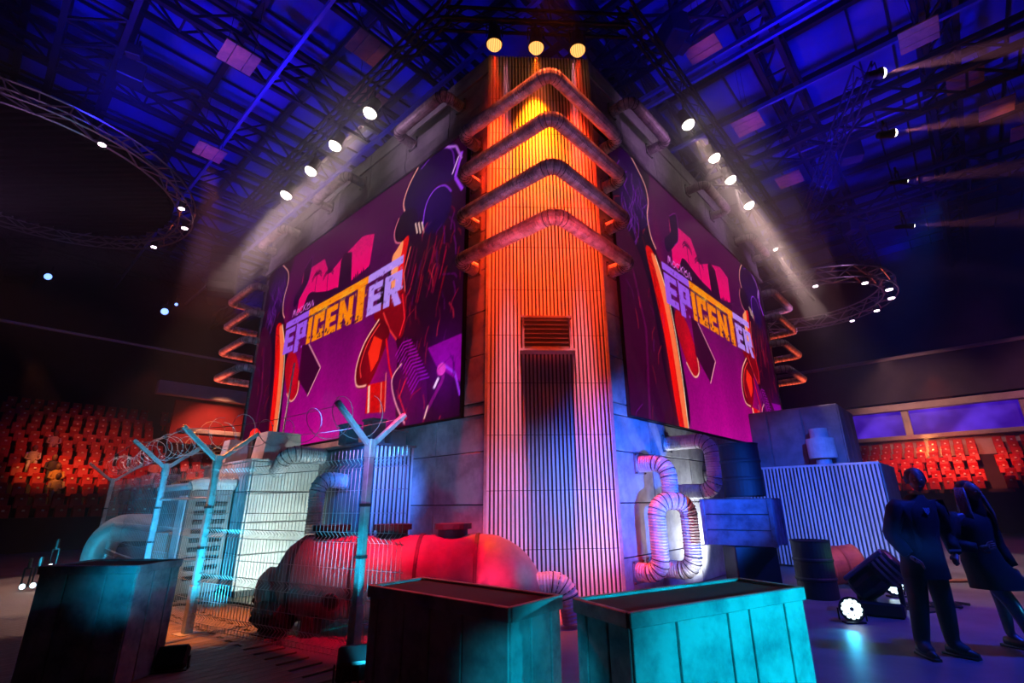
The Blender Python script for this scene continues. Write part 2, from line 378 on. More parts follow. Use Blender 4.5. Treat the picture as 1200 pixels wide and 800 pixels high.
for wall in ('u', 'v'):
    for a, b in zip(zs[:-1], zs[1:]):
        for c0, c1 in zip(cols[:-1], cols[1:]): panel(c0, c1, a, b, wall, proud=random.uniform(0, .006))
    zz = [2.94, 3.15, 4.0, 4.83, 5.67, 6.5, 7.34, 8.17, 9.0]
    for a, b in zip(zz[:-1], zz[1:]):
        panel(0, .56, a, b, wall, proud=random.uniform(0, .006))
        panel(10.75, LW, a, b, wall)
    for (a, b, pr) in ((9.12, 9.27, .10), (9.27, 9.66, .02), (9.66, 10.36, .0), (10.36, 10.8, .03)):
        cc = cols if a > 9.2 else [0, 2.8, 5.6, 8.4, LW]
        for c0, c1 in zip(cc[:-1], cc[1:]): panel(c0, c1, a, b, wall, CONC2, t=0.12 if pr > .05 else .06, proud=pr)
# corrugated sheets on the near chamfer and plain ones on the two side chamfers
CW = CH * math.sqrt(2)
def corr_mb(w, h, n, d=0.035):
    m = MB(); vs = []; p = w / n
    for i in range(n):
        for (fx, dy) in ((0.0, 0), (0.30, 0), (0.38, d), (0.94, d)):
            vs.append(((i + fx) * p, -dy))
    vs.append((w, 0)); k = len(vs)
    pts = [(x, y, 0) for x, y in vs] + [(x, y, h) for x, y in vs]
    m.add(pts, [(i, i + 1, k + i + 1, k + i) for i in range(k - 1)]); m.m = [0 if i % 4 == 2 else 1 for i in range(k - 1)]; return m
tz = [0, .81, 1.69, 2.575, 3.46, 4.33, 5.21, 6.09, 6.97, 7.85, 8.73, 9.61, 10.5, 10.8]
cmesh = {}
def chamfer_sheets(o_xy, ang):
    for a, b in zip(tz[:-1], tz[1:]):
        h = round(b - a - .008, 3)
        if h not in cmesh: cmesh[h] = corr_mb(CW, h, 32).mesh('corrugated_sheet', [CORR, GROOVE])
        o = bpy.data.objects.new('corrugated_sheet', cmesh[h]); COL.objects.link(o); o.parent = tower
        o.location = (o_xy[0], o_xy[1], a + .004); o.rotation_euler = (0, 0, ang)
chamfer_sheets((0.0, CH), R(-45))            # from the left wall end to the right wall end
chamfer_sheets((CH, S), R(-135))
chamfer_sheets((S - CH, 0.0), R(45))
# corner trims at the chamfer edges
for (x, y) in ((0.0, CH), (CH, 0.0)):
    q = MB(); q.box((x - .012, y - .012, H / 2), (0.05, 0.05, H), R(45)); q.build('edge_trim', CONC2, tower)
# louvred vent on the chamfer: local frame along the chamfer
def chpt(s, out, z):   # s along the chamfer from its left end, out away from it
    return Vector((s * math.cos(R(45)) - out * math.sin(R(45)), CH - s * math.sin(R(45)) - out * math.cos(R(45)), z))
vent = empty('louvred_vent', W(0, 0, 0), 'dark louvred vent with pale slats on the ribbed corner of the tower', 'vent', YAW)
def chbox(m, s0, s1, o0, o1, z0, z1):
    c = chpt((s0 + s1) / 2, (o0 + o1) / 2, (z0 + z1) / 2); m.box(c, (s1 - s0, o1 - o0, z1 - z0), R(-45)); return m
m = MB(); chbox(m, .63, .66, .035, .16, 4.02, 4.64); chbox(m, 1.46, 1.49, .035, .16, 4.02, 4.64); chbox(m, .61, 1.51, .035, .17, 4.62, 4.66); m.build('vent_frame', GREYP, vent)
m = MB(); chbox(m, .58, 1.54, .035, .26, 3.98, 4.02); m.build('vent_sill', WHITEP, vent)
m = MB(); chbox(m, .66, 1.46, .036, .045, 4.02, 4.62); m.build('vent_back', DARKC, vent)
for k in range(7):
    z = 4.06 + k * .083; c = chpt(1.06, .10, z + .03)
    m = MB(); m.box(c, (.80, .09, .014), rot=Matrix.Rotation(R(-45), 3, 'Z') @ Matrix.Rotation(R(12), 3, 'X'))
    m.build('slat', GREYP, vent)

# ---------------------------------------------------------------- ribbed ducts
def path_fillet(P, rad, seg=5):
    P = [Vector(p) for p in P]; out = [P[0]]; arcs = []
    for i in range(1, len(P) - 1):
        a = (P[i - 1] - P[i]); b = (P[i + 1] - P[i]); la, lb = a.length, b.length; a.normalize(); b.normalize()
        ang = a.angle(b); t = min(rad / math.tan(ang / 2), la * .49, lb * .49)
        rr_ = t * math.tan(ang / 2); bis = (a + b).normalized(); c = P[i] + bis * (rr_ / math.sin(ang / 2))
        s = P[i] + a * t; e = P[i] + b * t; n = (s - c).cross(e - c).normalized(); tot = (s - c).angle(e - c)
        arc = []
        for k in range(seg + 1):
            arc.append(c + Matrix.Rotation(tot * k / seg, 3, n) @ (s - c))
        out += arc; arcs.append(arc)
    out.append(P[-1]); return out, arcs
def resample(pts, step):
    out = [pts[0]]
    for a, b in zip(pts[:-1], pts[1:]):
        n = max(1, int(round((b - a).length / step)))
        for k in range(1, n + 1): out.append(a.lerp(b, k / n))
    return out
def ribbed_duct(name, label, cat, P, r, mat_, fil=0.28, group=None, flange=True, step=0.022, rib=0.045, flange_mat=None, seg=4):
    org = Vector(P[0]); root = empty(name, org, label, cat, 0, group)
    Q = [Vector(p) - org for p in P]
    pts, arcs = path_fillet(Q, fil, seg); rs = resample(pts, step)
    rad = [r * (1 + (rib if k % 2 else -rib) + random.uniform(-.012, .012)) for k in range(len(rs))]
    m = MB(); m.sweep(rs, rad, 14); m.build('tube', mat_, root, smooth=False)
    for arc in arcs:
        for j, p in enumerate(arc):
            if seg > 3 and j % 2 and len(arcs) > 2: pass
            tn = (arc[min(j + 1, len(arc) - 1)] - arc[max(j - 1, 0)]).normalized()
            b = MB(); b.rod(p - tn * .006, p + tn * .006, r * 1.055, 14); b.build('seam_ring', SEAM, root)
    if flange:
        for e in (0, -1):
            p = Q[e]; tn = (Q[1] - Q[0]).normalized() if e == 0 else (Q[-2] - Q[-1]).normalized()
            b = MB(); q = tn.to_track_quat('Z', 'Y').to_matrix(); b.box(p + tn * .012, (r * 2.5, r * 2.5, .02), rot=q)
            b.build('wall_flange', flange_mat or GREYP, root)
            s = MB()
            for sx in (-1, 1):
                for sy in (-1, 1): s.rod(p + q @ Vector((sx * r * 1.1, sy * r * 1.1, .02)), p + q @ Vector((sx * r * 1.1, sy * r * 1.1, .045)), .015, 6)
            s.build('flange_bolts', SEAM, root)
    return root

names = ['lowest', 'second from the bottom', 'third from the bottom', 'topmost']
for i, z in enumerate((5.74, 6.68, 7.64, 8.58)):
    o, e = .45, .33
    ribbed_duct('ribbed_duct', 'chevron-bent ribbed pipe round the near tower corner, ' + names[i] + ' of four', 'pipe',
                [W(CH + e, 0.0, z), W(CH + e, -o, z), W(-o, -o, z), W(-o, CH + e, z), W(0, CH + e, z)], .125, GALV, .2, 'chevron pipes on the near corner', seg=4)
    for (nm, A_) in (('west', 'left of the tower'), ('east', 'right of the tower')):
        u0_, v0_ = (S, 0.0) if nm == 'west' else (0.0, S)
        if nm == 'west': P = [W(S - CH - e, 0, z), W(S - CH - e, -o, z), W(S + o, -o, z), W(S + o, CH + e, z), W(S, CH + e, z)]
        else: P = [W(0, S - CH - e, z), W(-o, S - CH - e, z), W(-o, S + o, z), W(CH + e, S + o, z), W(CH + e, S, z)]
        ribbed_duct('ribbed_duct', 'red-lit chevron pipe on the far tower corner by the ' + ('red alcove, ' if nm == 'west' else 'violet windows, ') + names[i], 'pipe',
                    P, .125, GALV, .2, 'chevron pipes on the distant corner ' + ('by the left stand' if nm == 'west' else 'by the right stand'), flange=False, step=.05, seg=3)
where = ['nearest the ribbed corner', 'middle of three', 'farthest from the ribbed corner']
for i, (a, b) in enumerate(((.9, 2.68), (4.98, 6.78), (8.9, 10.7))):
    ribbed_duct('ribbed_duct', 'U-shaped ribbed pipe on the left coping of the tower, ' + where[i], 'pipe',
                [W(CH + a, 0, 9.99), W(CH + a, -.52, 9.99), W(CH + b, -.52, 9.99), W(CH + b, 0, 9.99)], .12, GALV, .16, 'looped pipes on the left coping', seg=3)
    ribbed_duct('ribbed_duct', 'U-shaped ribbed pipe on the right coping of the tower, ' + where[i], 'pipe',
                [W(0, CH + a, 9.99), W(-.52, CH + a, 9.99), W(-.52, CH + b, 9.99), W(0, CH + b, 9.99)], .12, GALV, .16, 'looped pipes on the right coping', seg=3)
# big white ducts low on the right wall
ribbed_duct('ribbed_duct', 'white C-shaped ribbed duct high on the right tower wall under the display', 'pipe',
            [W(0, CH + 1.95, 2.57), W(-.88, CH + 1.95, 2.57), W(-.88, CH + 1.95, 1.66), W(0, CH + 1.95, 1.66)], .135, DUCTW, .24, 'white ducts on the right wall')
ribbed_duct('ribbed_duct', 'white elbow duct running from the right tower wall down to the looped duct', 'pipe',
            [W(0, CH + .80, 2.13), W(-.54, CH + .80, 2.13), W(-.54, CH + .80, 1.5)], .14, DUCTW, .24, 'white ducts on the right wall', flange=True)
ribbed_duct('ribbed_duct', 'pink-lit looped ribbed duct low on the right tower wall with two upright legs', 'pipe',
            [W(0, CH + .47, .42), W(-.42, CH + .47, .42), W(-.42, CH + .47, 1.5), W(-.76, CH + .93, 1.5), W(-.76, CH + .93, .44), W(0, CH + .93, .44)], .138, DUCTW, .22, 'white ducts on the right wall')
ribbed_duct('ribbed_duct', 'short round duct stub poking from the wall beside the black barrel', 'pipe',
            [W(0, CH + 3.7, 2.0), W(-.35, CH + 3.7, 2.0), W(-.5, CH + 3.9, 1.95)], .11, DUCTW, .12, flange=True)

# ================================================================ displays
NX, NY = 560, 400
def paint():
    SS = 2; w, h = NX * SS, NY * SS
    X, Y = np.meshgrid((np.arange(w) + .5) / w, (np.arange(h) + .5) / h)
    img = np.zeros((h, w, 3)); ASP = 10.1 / 6.13
    bg0 = np.array([.17, .0, .15]); bg1 = np.array([.62, .0, .42])
    g = np.clip(1.0 - Y * 1.6, 0, 1) * np.exp(-((X - .45) / .33) ** 2)
    img[:] = bg0[None, None] + g[..., None] * (bg1 - bg0)
    rs = np.random.RandomState(5)
    for _ in range(26):
        x = rs.rand(); a = rs.uniform(.0, .05); img += (np.exp(-((X - x) / rs.uniform(.01, .04)) ** 2) * a * (1 - Y))[..., None] * np.array([1, 0, .6])
    def smooth(P, closed, k=5):
        P = [np.array(p, float) for p in P]; n = len(P); out = []
        for i in range(n if closed else n - 1):
            if closed: a, b, c, d = P[i - 1], P[i], P[(i + 1) % n], P[(i + 2) % n]
            else: a, b, c, d = P[max(i - 1, 0)], P[i], P[i + 1], P[min(i + 2, n - 1)]
            for t in np.arange(k) / k: out.append(.5 * (2 * b + (c - a) * t + (2 * a - 5 * b + 4 * c - d) * t * t + (3 * b - a - 3 * c + d) * t ** 3))
        return out + ([] if closed else [P[-1]])
    def poly(P, col, alpha=1.0, soft=None):
        P = smooth(P, True) if 6 <= len(P) < 20 and not callable(col) else P
        P = [(float(a), float(b)) for a, b in P]; inside = np.zeros((h, w), bool); n = len(P)
        xs = [p[0] for p in P]; ys = [p[1] for p in P]
        x0 = max(0, int(min(xs) * w) - 1); x1 = min(w, int(max(xs) * w) + 2); y0 = max(0, int(min(ys) * h) - 1); y1 = min(h, int(max(ys) * h) + 2)
        if x0 >= x1 or y0 >= y1: return
        Xs, Ys = X[y0:y1, x0:x1], Y[y0:y1, x0:x1]; ins_ = np.zeros(Xs.shape, bool)
        for i in range(n):
            (xa, ya), (xb, yb) = P[i], P[(i + 1) % n]
            if ya == yb: continue
            c_ = ((ya > Ys) != (yb > Ys)) & (Xs < (xb - xa) * (Ys - ya) / (yb - ya) + xa); ins_ ^= c_
        c = np.array(col(Xs, Ys)) if callable(col) else np.array(col)
        sub = img[y0:y1, x0:x1]; sub[ins_] = sub[ins_] * (1 - alpha) + (c[ins_] if c.ndim == 3 else c) * alpha
    def line(P, wd, col, alpha=1.0):
        wd = wd * .72; P = smooth(P, False) if len(P) > 3 else P
        for (a, b) in zip(P[:-1], P[1:]):
            a = np.array(a); b = np.array(b); d = (b - a) * np.array([ASP, 1]); L = np.hypot(*d)
            if L < 1e-6: continue
            n = np.array([-d[1], d[0]]) / L; n = n / np.array([ASP, 1]) * wd / 2
            poly([a + n, b + n, b - n, a - n], col, alpha)
    def ell(cx, cy, rx, ry, col, alpha=1.0, n=28): poly([(cx + rx * math.cos(t), cy + ry * math.sin(t)) for t in np.linspace(0, 2 * math.pi, n, endpoint=False)], col, alpha)
    def glow(cx, cy, rx, ry, col, a): img[:] += (a * np.exp(-((X - cx) / rx) ** 2 - ((Y - cy) / ry) ** 2))[..., None] * np.array(col)
    # sunset sky strip with a skyline and palms
    sky = lambda x, y: np.stack([.95 - .5 * (y - .65) * 2, .0 * x, .30 - .1 * (y - .65)], -1)
    poly([(.262, .648), (.27, .86), (.40, .86), (.44, .76), (.50, .80), (.60, .845), (.62, .84), (.66, .82), (.65, .68), (.59, .66)], sky)
    dk = (.10, .0, .09)
    poly([(.50, .62), (.50, .79), (.515, .82), (.555, .80), (.57, .62)], dk)
    poly([(.30, .6), (.315, .70), (.34, .72), (.38, .70), (.44, .675), (.5, .66), (.5, .6)], dk)
    for k in range(9): x = .575 + k * .009; poly([(x, .6), (x, .67 + .012 * (k % 3)), (x + .006, .67), (x + .006, .6)], dk)
    for (x, y) in ((.365, .80), (.435, .77)):
        line([(x + .004, .66), (x - .002, .73), (x, y)], .006, dk)
        for k in range(9):
            t = math.pi * (k / 8.0) * 1.2 - .3; line([(x, y), (x + .018 * math.cos(t), y + .022 * math.sin(t)), (x + .03 * math.cos(t), y + .025 * math.sin(t) - .018)], .006, dk)
    poly([(.275, .88), (.32, .92), (.315, .80), (.28, .74), (.24, .69), (.23, .74), (.27, .80)], (.07, 0, .10)); line([(.275, .88), (.32, .92), (.314, .80), (.285, .75)], .005, (.45, .05, .45))
    # standing figure at the near left: plain coat silhouette with rim light
    poly([(-.02, 1.02), (.17, 1.02), (.165, .88), (.15, .74), (.18, .64), (.225, .56), (.245, .30), (.235, -.02), (-.02, -.02)], (.055, .0, .06))
    poly([(.035, .93), (.06, 1.0), (.11, 1.0), (.15, .9), (.155, .78), (.12, .70), (.06, .68), (.03, .74)], (.06, .0, .11))
    for k in range(26):
        x = .035 + rs.rand() * .10; y = .68 + rs.rand() * .26; line([(x, y), (x + .012 * rs.randn(), y - .05), (x + .01 * rs.randn(), y - .09)], .004, (.42, .10, .62), .8)
    line([(.10, 1.0), (.152, .93), (.163, .86), (.150, .78), (.158, .70), (.178, .66)], .009, (1.0, .55, .5))
    poly([(.125, .63), (.165, .63), (.20, .48), (.222, .30), (.230, .0), (.196, .0), (.175, .28), (.15, .46)], (.75, .02, .015))
    poly([(.150, .62), (.178, .60), (.212, .46), (.232, .25), (.238, .0), (.220, .0), (.205, .28), (.185, .46)], (1.0, .32, .16))
    line([(.168, .63), (.215, .47), (.236, .25), (.240, .0)], .008, (1.0, .85, .65))
    poly([(0, .62), (.06, .64), (.12, .5), (.15, .2), (.16, 0), (0, 0)], (.13, .0, .08)); line([(.07, .0), (.09, .3), (.05, .55)], .02, (.22, .0, .14))
    poly([(.25, .45), (.30, .42), (.345, .28), (.335, .225), (.30, .21), (.265, .27), (.235, .38)], (.55, .01, .05)); line([(.335, .32), (.338, .235), (.305, .205), (.27, .25)], .009, (1, .65, .5))
    line([(.37, .45), (.455, .315), (.40, .205)], .007, (1.0, .62, .6)); poly([(.33, .46), (.365, .45), (.45, .315), (.40, .21), (.33, .30)], (.13, 0, .09))
    # masked traveller at the near right: hat, collar, long coat, hoses
    poly([(.70, .47), (.745, .62), (.80, .71), (.755, .74), (.752, .81), (.785, .84), (.80, .95), (.84, 1.03), (1.02, 1.03), (1.02, -.02), (.83, -.02), (.80, .17), (.79, .3)], (.075, .0, .055))
    poly([(.785, .84), (.78, .89), (.80, .95), (.835, 1.01), (.93, 1.02), (.965, .96), (.96, .84), (.90, .86), (.86, .80), (.83, .74)], (.06, .0, .12))
    line([(.787, .83), (.779, .88), (.797, .945), (.83, 1.0)], .010, (1.0, .5, .45)); line([(.84, .98), (.90, 1.01), (.95, .97), (.962, .88)], .005, (.4, .1, .7))
    ell(.795, .765, .045, .07, (.05, 0, .06)); line([(.765, .82), (.750, .77), (.757, .72), (.78, .70)], .007, (.95, .35, .45))
    ell(.905, .755, .052, .095, (.045, .0, .11)); line([(.86, .72), (.868, .80), (.895, .842), (.93, .835), (.955, .79)], .007, (.5, .15, .9))
    for k in range(3): line([(.832 + .012 * k, .75 - .006 * k), (.842 + .012 * k, .70 - .008 * k)], .009, (1.0, .75, .65))
    line([(.985, .93), (.965, .84), (.99, .77)], .02, (.45, .12, .8)); line([(.975, .92), (.955, .86)], .009, (.9, .6, 1.0))
    line([(.93, 1.0), (.965, .97), (.985, .90)], .014, (.55, .25, .75))
    poly([(.748, .645), (.775, .69), (.81, .71), (.80, .6), (.795, .47), (.765, .47), (.755, .55)], (.8, .03, .03)); poly([(.748, .645), (.765, .68), (.79, .70), (.775, .58), (.77, .47), (.757, .5)], (1.0, .45, .25))
    for k in range(34):
        x = .80 + rs.rand() * .15; y = .50 + rs.rand() * .18; line([(x, y), (x - .012 - .01 * rs.rand(), y - .10)], .006, (.55 * rs.rand() + .1, .0, .12 * rs.rand() + .03), .75)
    line([(.82, .66), (.80, .56), (.81, .48)], .007, (1.0, .25, .2))
    # belt, arm guards
    poly([(.70, .46), (.80, .50), (.82, .37), (.80, .31), (.74, .40), (.70, .42)], (.35, .0, .03)); line([(.80, .48), (.815, .38), (.80, .32)], .01, (.9, .06, .1)); line([(.73, .44), (.76, .36), (.79, .31)], .012, (.85, .1, .1))
    poly([(.715, .42), (.66, .35), (.635, .26), (.642, .18), (.69, .17), (.72, .22), (.75, .3), (.76, .36)], (.22, .0, .03))
    line([(.715, .42), (.66, .345), (.634, .255), (.643, .185), (.685, .175)], .010, (1.0, .6, .5)); line([(.72, .40), (.675, .34), (.652, .26), (.66, .21)], .008, (.9, .12, .12))
    poly([(.68, .30), (.70, .36), (.735, .33), (.725, .26), (.70, .22)], (.85, .08, .03)); line([(.75, .33), (.77, .22), (.80, .12)], .014, (.85, .02, .05))
    poly([(.69, .175), (.765, .17), (.768, .06), (.69, .07)], (.7, .02, .02)); line([(.697, .17), (.703, .07)], .016, (1.0, .75, .6)); line([(.745, .17), (.75, .06)], .006, (1, .5, .4)); line([(.76, .2), (.766, .06)], .006, (1, .4, .35))
    poly([(.815, .215), (.785, .17), (.80, .085), (.84, .0), (.90, .0), (.90, .14), (.86, .20)], (.13, .0, .13)); line([(.815, .215), (.784, .168), (.802, .085), (.84, .005)], .008, (1.0, .55, .6)); line([(.835, .16), (.815, .10), (.845, .02)], .008, (.8, .06, .1))
    for k in range(13):
        t = k / 12.0; cx = .825 + .065 * t; cy = .285 - .15 * t; line([(cx - .035, cy - .035), (cx - .012, cy + .005), (cx + .02, cy + .005)], .007, (.55 - .2 * t, .02, .55), .9)
    poly([(.90, .24), (1.0, .25), (1.0, .10), (.93, .17)], (.35, .0, .35)); line([(.90, .02), (.95, .12), (.955, .17)], .02, (.3, .02, .22)); line([(.945, .175), (.985, .13), (1.0, .06)], .012, (.45, .1, .75))
    ell(.945, .155, .013, .02, (.75, .12, .5)); line([(.925, .10), (.938, .13)], .014, (.95, .75, 1.0)); line([(.90, .01), (.91, .05)], .008, (1, .7, .6))
    for _ in range(150):   # folds, straps and scratches of the two costumes
        a_ = rs.rand() < .25; x = (.01 + .17 * rs.rand()) if a_ else (.80 + .19 * rs.rand()); y = rs.rand() * (.9 if a_ else .75)
        dx, dy = .012 * rs.randn(), -.03 - .05 * rs.rand(); c_ = [(.5, .02, .1), (.35, .03, .38), (.75, .08, .12), (.02, 0, .03), (.02, 0, .03)][rs.randint(5)]
        line([(x, y), (x + dx, y + dy * .5), (x + dx * 1.2, y + dy)], .003 + .004 * rs.rand(), c_, .35 + .4 * rs.rand())
    glow(.19, .3, .02, .35, (1, .05, .02), .25); glow(.775, .58, .02, .09, (1, .1, .05), .35); glow(.70, .25, .05, .12, (1, .02, .05), .22); glow(.95, .15, .06, .12, (.5, .05, .9), .22); glow(.90, .80, .08, .12, (.3, .0, .7), .12); glow(.84, .12, .04, .12, (.8, .0, .3), .15); glow(.1, .85, .06, .12, (.3, .0, .5), .1); glow(.3, .32, .03, .09, (1, 0, .1), .2)
    gn = rs.rand(h // 8 + 1, w // 8 + 1); gn = np.kron(gn, np.ones((8, 8)))[:h, :w]; gn2 = np.kron(rs.rand(h // 2 + 1, w // 2 + 1), np.ones((2, 2)))[:h, :w]
    img *= (.86 + .14 * gn + .14 * gn2)[..., None]
    # title plate: one bar over nine letters
    EPc, IC, ERc = (.50, .22, .86), (1.0, .40, .01), (.62, .42, .92)
    def c_at(x): return EPc if x < .345 else (IC if x < .652 else ERc)
    poly([(.198, .592), (.345, .594), (.345, .628), (.198, .624)], EPc); poly([(.345, .594), (.652, .600), (.652, .634), (.345, .628)], IC); poly([(.652, .600), (.795, .608), (.795, .642), (.652, .634)], ERc)
    y0, y1 = .455, .583
    def LB(x0, x1, segs):
        for (a, b, cx, dx) in segs:   # fractional rectangles: x a..b, y cx..dx
            poly([(x0 + (x1 - x0) * a, y0 + (y1 - y0) * cx), (x0 + (x1 - x0) * b, y0 + (y1 - y0) * cx), (x0 + (x1 - x0) * b, y0 + (y1 - y0) * dx), (x0 + (x1 - x0) * a, y0 + (y1 - y0) * dx)], c_at((x0 + x1) / 2))
    E_ = [(0, .42, 0, 1), (0, 1, 0, .24), (0, .9, .40, .62), (0, 1, .78, 1)]
    def P_(x0, x1):
        LB(x0, x1, [(0, .42, -.12, 1), (0, 1, .78, 1), (0, 1, .34, .54), (.62, 1, .34, 1)])
    LB(.203, .268, E_); P_(.276, .340)
    LB(.350, .373, [(0, 1, 0, 1)]); LB(.383, .443, [(0, .42, 0, 1), (0, 1, 0, .24), (0, 1, .78, 1), (.62, 1, .62, 1), (.62, 1, 0, .36)])
    LB(.452, .512, E_)
    LB(.520, .588, [(0, .32, 0, 1), (.68, 1, 0, 1)]); poly([(.522, y1), (.542, y1), (.586, y0), (.566, y0)], IC)
    LB(.606, .640, [(0, 1, -.05, 1.12)])
    LB(.658, .718, E_)
    LB(.727, .795, [(0, .36, 0, 1), (0, 1, .78, 1), (.62, 1, .42, 1), (0, 1, .36, .54)]); poly([(.750, .52), (.772, .52), (.798, y0 - .01), (.772, y0 - .01)], ERc)
    # distressed speckle on the letters and brush script above
    for _ in range(240):
        x = .2 + .6 * rs.rand(); y = .455 + .17 * rs.rand()
        c_ = c_at(x); f_ = rs.choice([.45, .7, 1.25]); ell(x, y, .002 + .003 * rs.rand(), .003 + .004 * rs.rand(), tuple(min(1, q * f_) for q in c_), .6, 6)
    for _ in range(60):
        x = .35 + .29 * rs.rand(); y = .58 + .05 * rs.rand(); line([(x, y), (x + .01 + .02 * rs.rand(), y + .004 * rs.randn())], .004, (1.0, .75, .15), .5)
    for _ in range(24):
        x = .36 + .27 * rs.rand(); y = .455 + .03 * rs.rand(); ell(x, y, .004, .006, dk, .9, 6)
    sx = .235
    for (pts, ) in [([(0, 0), (.3, 1), (.5, .3), (.7, 1), (1, 0)],), ([(0, .2), (.5, 0), (1, .5), (.5, .8), (0, .2)],), ([(1, .8), (.3, .8), (.0, .3), (.6, 0), (1, .2)],), ([(0, 1), (.1, 0), (.2, .5), (1, 1), (.3, .5), (1, 0)],), ([(0, 1), (.1, 0), (1, .2), (.8, .6), (.1, .5), (.9, .9)],), ([(0, 0), (.4, .9), (.8, 0), (.9, .5)],)]:
        line([(sx + a * .018, .638 + b * .036) for a, b in pts], .006, (.85, .35, .85)); sx += .023
    # black grooves between the bar and the letters keep the plate legible
    img = img.reshape(NY, SS, NX, SS, 3).mean((1, 3))
    return img
IMG = paint()
def display_material():
    m = bpy.data.materials.new('display_face'); m.use_nodes = True; nt = m.node_tree; N = nt.nodes; L = nt.links
    b = N['Principled BSDF']; b.inputs['Roughness'].default_value = 0.55
    a = N.new('ShaderNodeVertexColor'); a.layer_name = 'art'
    tc = N.new('ShaderNodeTexCoord'); nz = N.new('ShaderNodeTexNoise'); nz.inputs['Scale'].default_value = 30
    L.new(tc.outputs['Object'], nz.inputs['Vector'])
    mx = N.new('ShaderNodeMix'); mx.data_type = 'RGBA'; mx.blend_type = 'MULTIPLY'; mx.inputs[0].default_value = 0.25
    L.new(a.outputs['Color'], mx.inputs[6])
    mx.inputs[0].default_value = 1.0; mx.inputs[7].default_value = (.3, .3, .3, 1); L.new(mx.outputs[2], b.inputs['Base Color']); L.new(a.outputs['Color'], b.inputs['Emission Color'])
    b.inputs['Emission Strength'].default_value = .95
    return m
def display_mesh():
    w_, h_ = 10.1, 6.13
    xs = np.linspace(0, w_, NX + 1); zs_ = np.linspace(0, h_, NY + 1)
    Xg, Zg = np.meshgrid(xs, zs_); n = (NX + 1) * (NY + 1)
    co = np.zeros((n, 3)); co[:, 0] = Xg.ravel(); co[:, 2] = Zg.ravel()
    me = bpy.data.meshes.new('display_face')
    ii = np.arange(NX * NY); r_, c_ = ii // NX, ii % NX; a = r_ * (NX + 1) + c_
    q = np.stack([a, a + 1, a + NX + 2, a + NX + 1], 1)
    me.vertices.add(n); me.vertices.foreach_set('co', co.ravel())
    me.loops.add(4 * NX * NY); me.loops.foreach_set('vertex_index', q.ravel().astype(np.int32))
    me.polygons.add(NX * NY); me.polygons.foreach_set('loop_start', (ii * 4).astype(np.int32))
    me.update(calc_edges=True)
    P = np.pad(IMG, ((0, 1), (0, 1), (0, 0)), mode='edge'); P2 = np.pad(IMG, ((1, 0), (1, 0), (0, 0)), mode='edge')
    col = np.clip((P + P2) / 2, 0, 1) ** 1.6
    at = me.color_attributes.new('art', 'FLOAT_COLOR', 'POINT')
    buf = np.ones((n, 4), np.float32); buf[:, :3] = col.reshape(-1, 3); at.data.foreach_set('color', buf.ravel())
    me.materials.append(display_material()); me.validate(); return me
DM = display_mesh()
for side, lab in (('u', 'huge magenta display on the left tower wall with the EPICENTER title'), ('v', 'huge magenta display on the right tower wall with the EPICENTER title')):
    if side == 'u': root = empty('display', W(CH + .6 + 10.1, -.02, 2.97), lab, 'display', math.atan2(-AL.y, -AL.x))
    else: root = empty('display', W(-.02, CH + .55, 2.97), lab, 'display', YAW)
    f_ = link(DM, 'display_face', root, (0, -.045, 0))
    b = MB(); b.box((5.05, 0.0, 3.065), (10.14, .08, 6.17)); b.build('display_casing', BLACK, root)

# ================================================================ spotlights over the tower
def stage_light(name, label, loc, target, lens, col, power, size, group=None, r=.13, ln=.42, blend=.35, lightr=.05, cat='spotlight'):
    root = empty(name, loc, label, cat, 0, group)
    d = (Vector(target) - Vector(loc)).normalized(); q = d.to_track_quat('Z', 'Y').to_matrix()
    m = MB(); m.lathe([(r * .55, -ln), (r * .8, -ln * .9), (r * .85, -ln * .3), (r * 1.12, 0), (r * 1.12, .03), (r * 1.0, .03), (r * 1.0, .012)], n=18, rot=q); m.build('housing', BLACK, root, smooth=False)
    m = MB(); m.lathe([(r * .99, .0), (r * .97, r * .35), (r * .75, r * .68), (r * .4, r * .88), (.001, r * .93)], n=20, rot=q); m.build('lens', lens, root, smooth=True)
    m = MB(); x = q @ Vector((1, 0, 0))
    c0 = -d * ln * .4
    for s in (-1, 1): m.rod(c0 + x * s * r * 1.05, c0 + x * s * r * 1.05 + Vector((0, 0, .32)), .015, 6)
    m.rod(c0 - x * r * 1.05 + Vector((0, 0, .32)), c0 + x * r * 1.05 + Vector((0, 0, .32)), .018, 6); m.rod(c0 + Vector((0, 0, .32)), c0 + Vector((0, 0, .5)), .03, 6)
    m.build('yoke', BLACK, root)
    if power > 0:
        p = Vector(loc) + d * .06
        ld = bpy.data.lights.new('beam', 'SPOT'); ld.energy = power; ld.color = col; ld.spot_size = R(size); ld.spot_blend = blend; ld.shadow_soft_size = lightr
        lo = bpy.data.objects.new('beam', ld); COL.objects.link(lo); lo.parent = root; lo.location = d * (r + .03); lo.rotation_euler = d.to_track_quat('-Z', 'Y').to_euler()
    return root
pos = ['nearest the camera', 'second from the camera', 'third from the camera', 'farthest from the camera']
for i, (s, z) in enumerate(((3.38, 10.85), (5.12, 10.85), (6.5, 10.75), (8.1, 10.7))):
    L0 = W(CH + s, -.86, z)
    stage_light('spotlight', 'white spotlight with hazy beam over the left coping of the tower, ' + pos[i], L0, L0 - AR * 1.15 - Vector((0, 0, 4)) + AL * .5, LEDW, (1.0, .66, .62), 2600, 18, 'spotlights over the left coping', r=.165, lightr=.15)
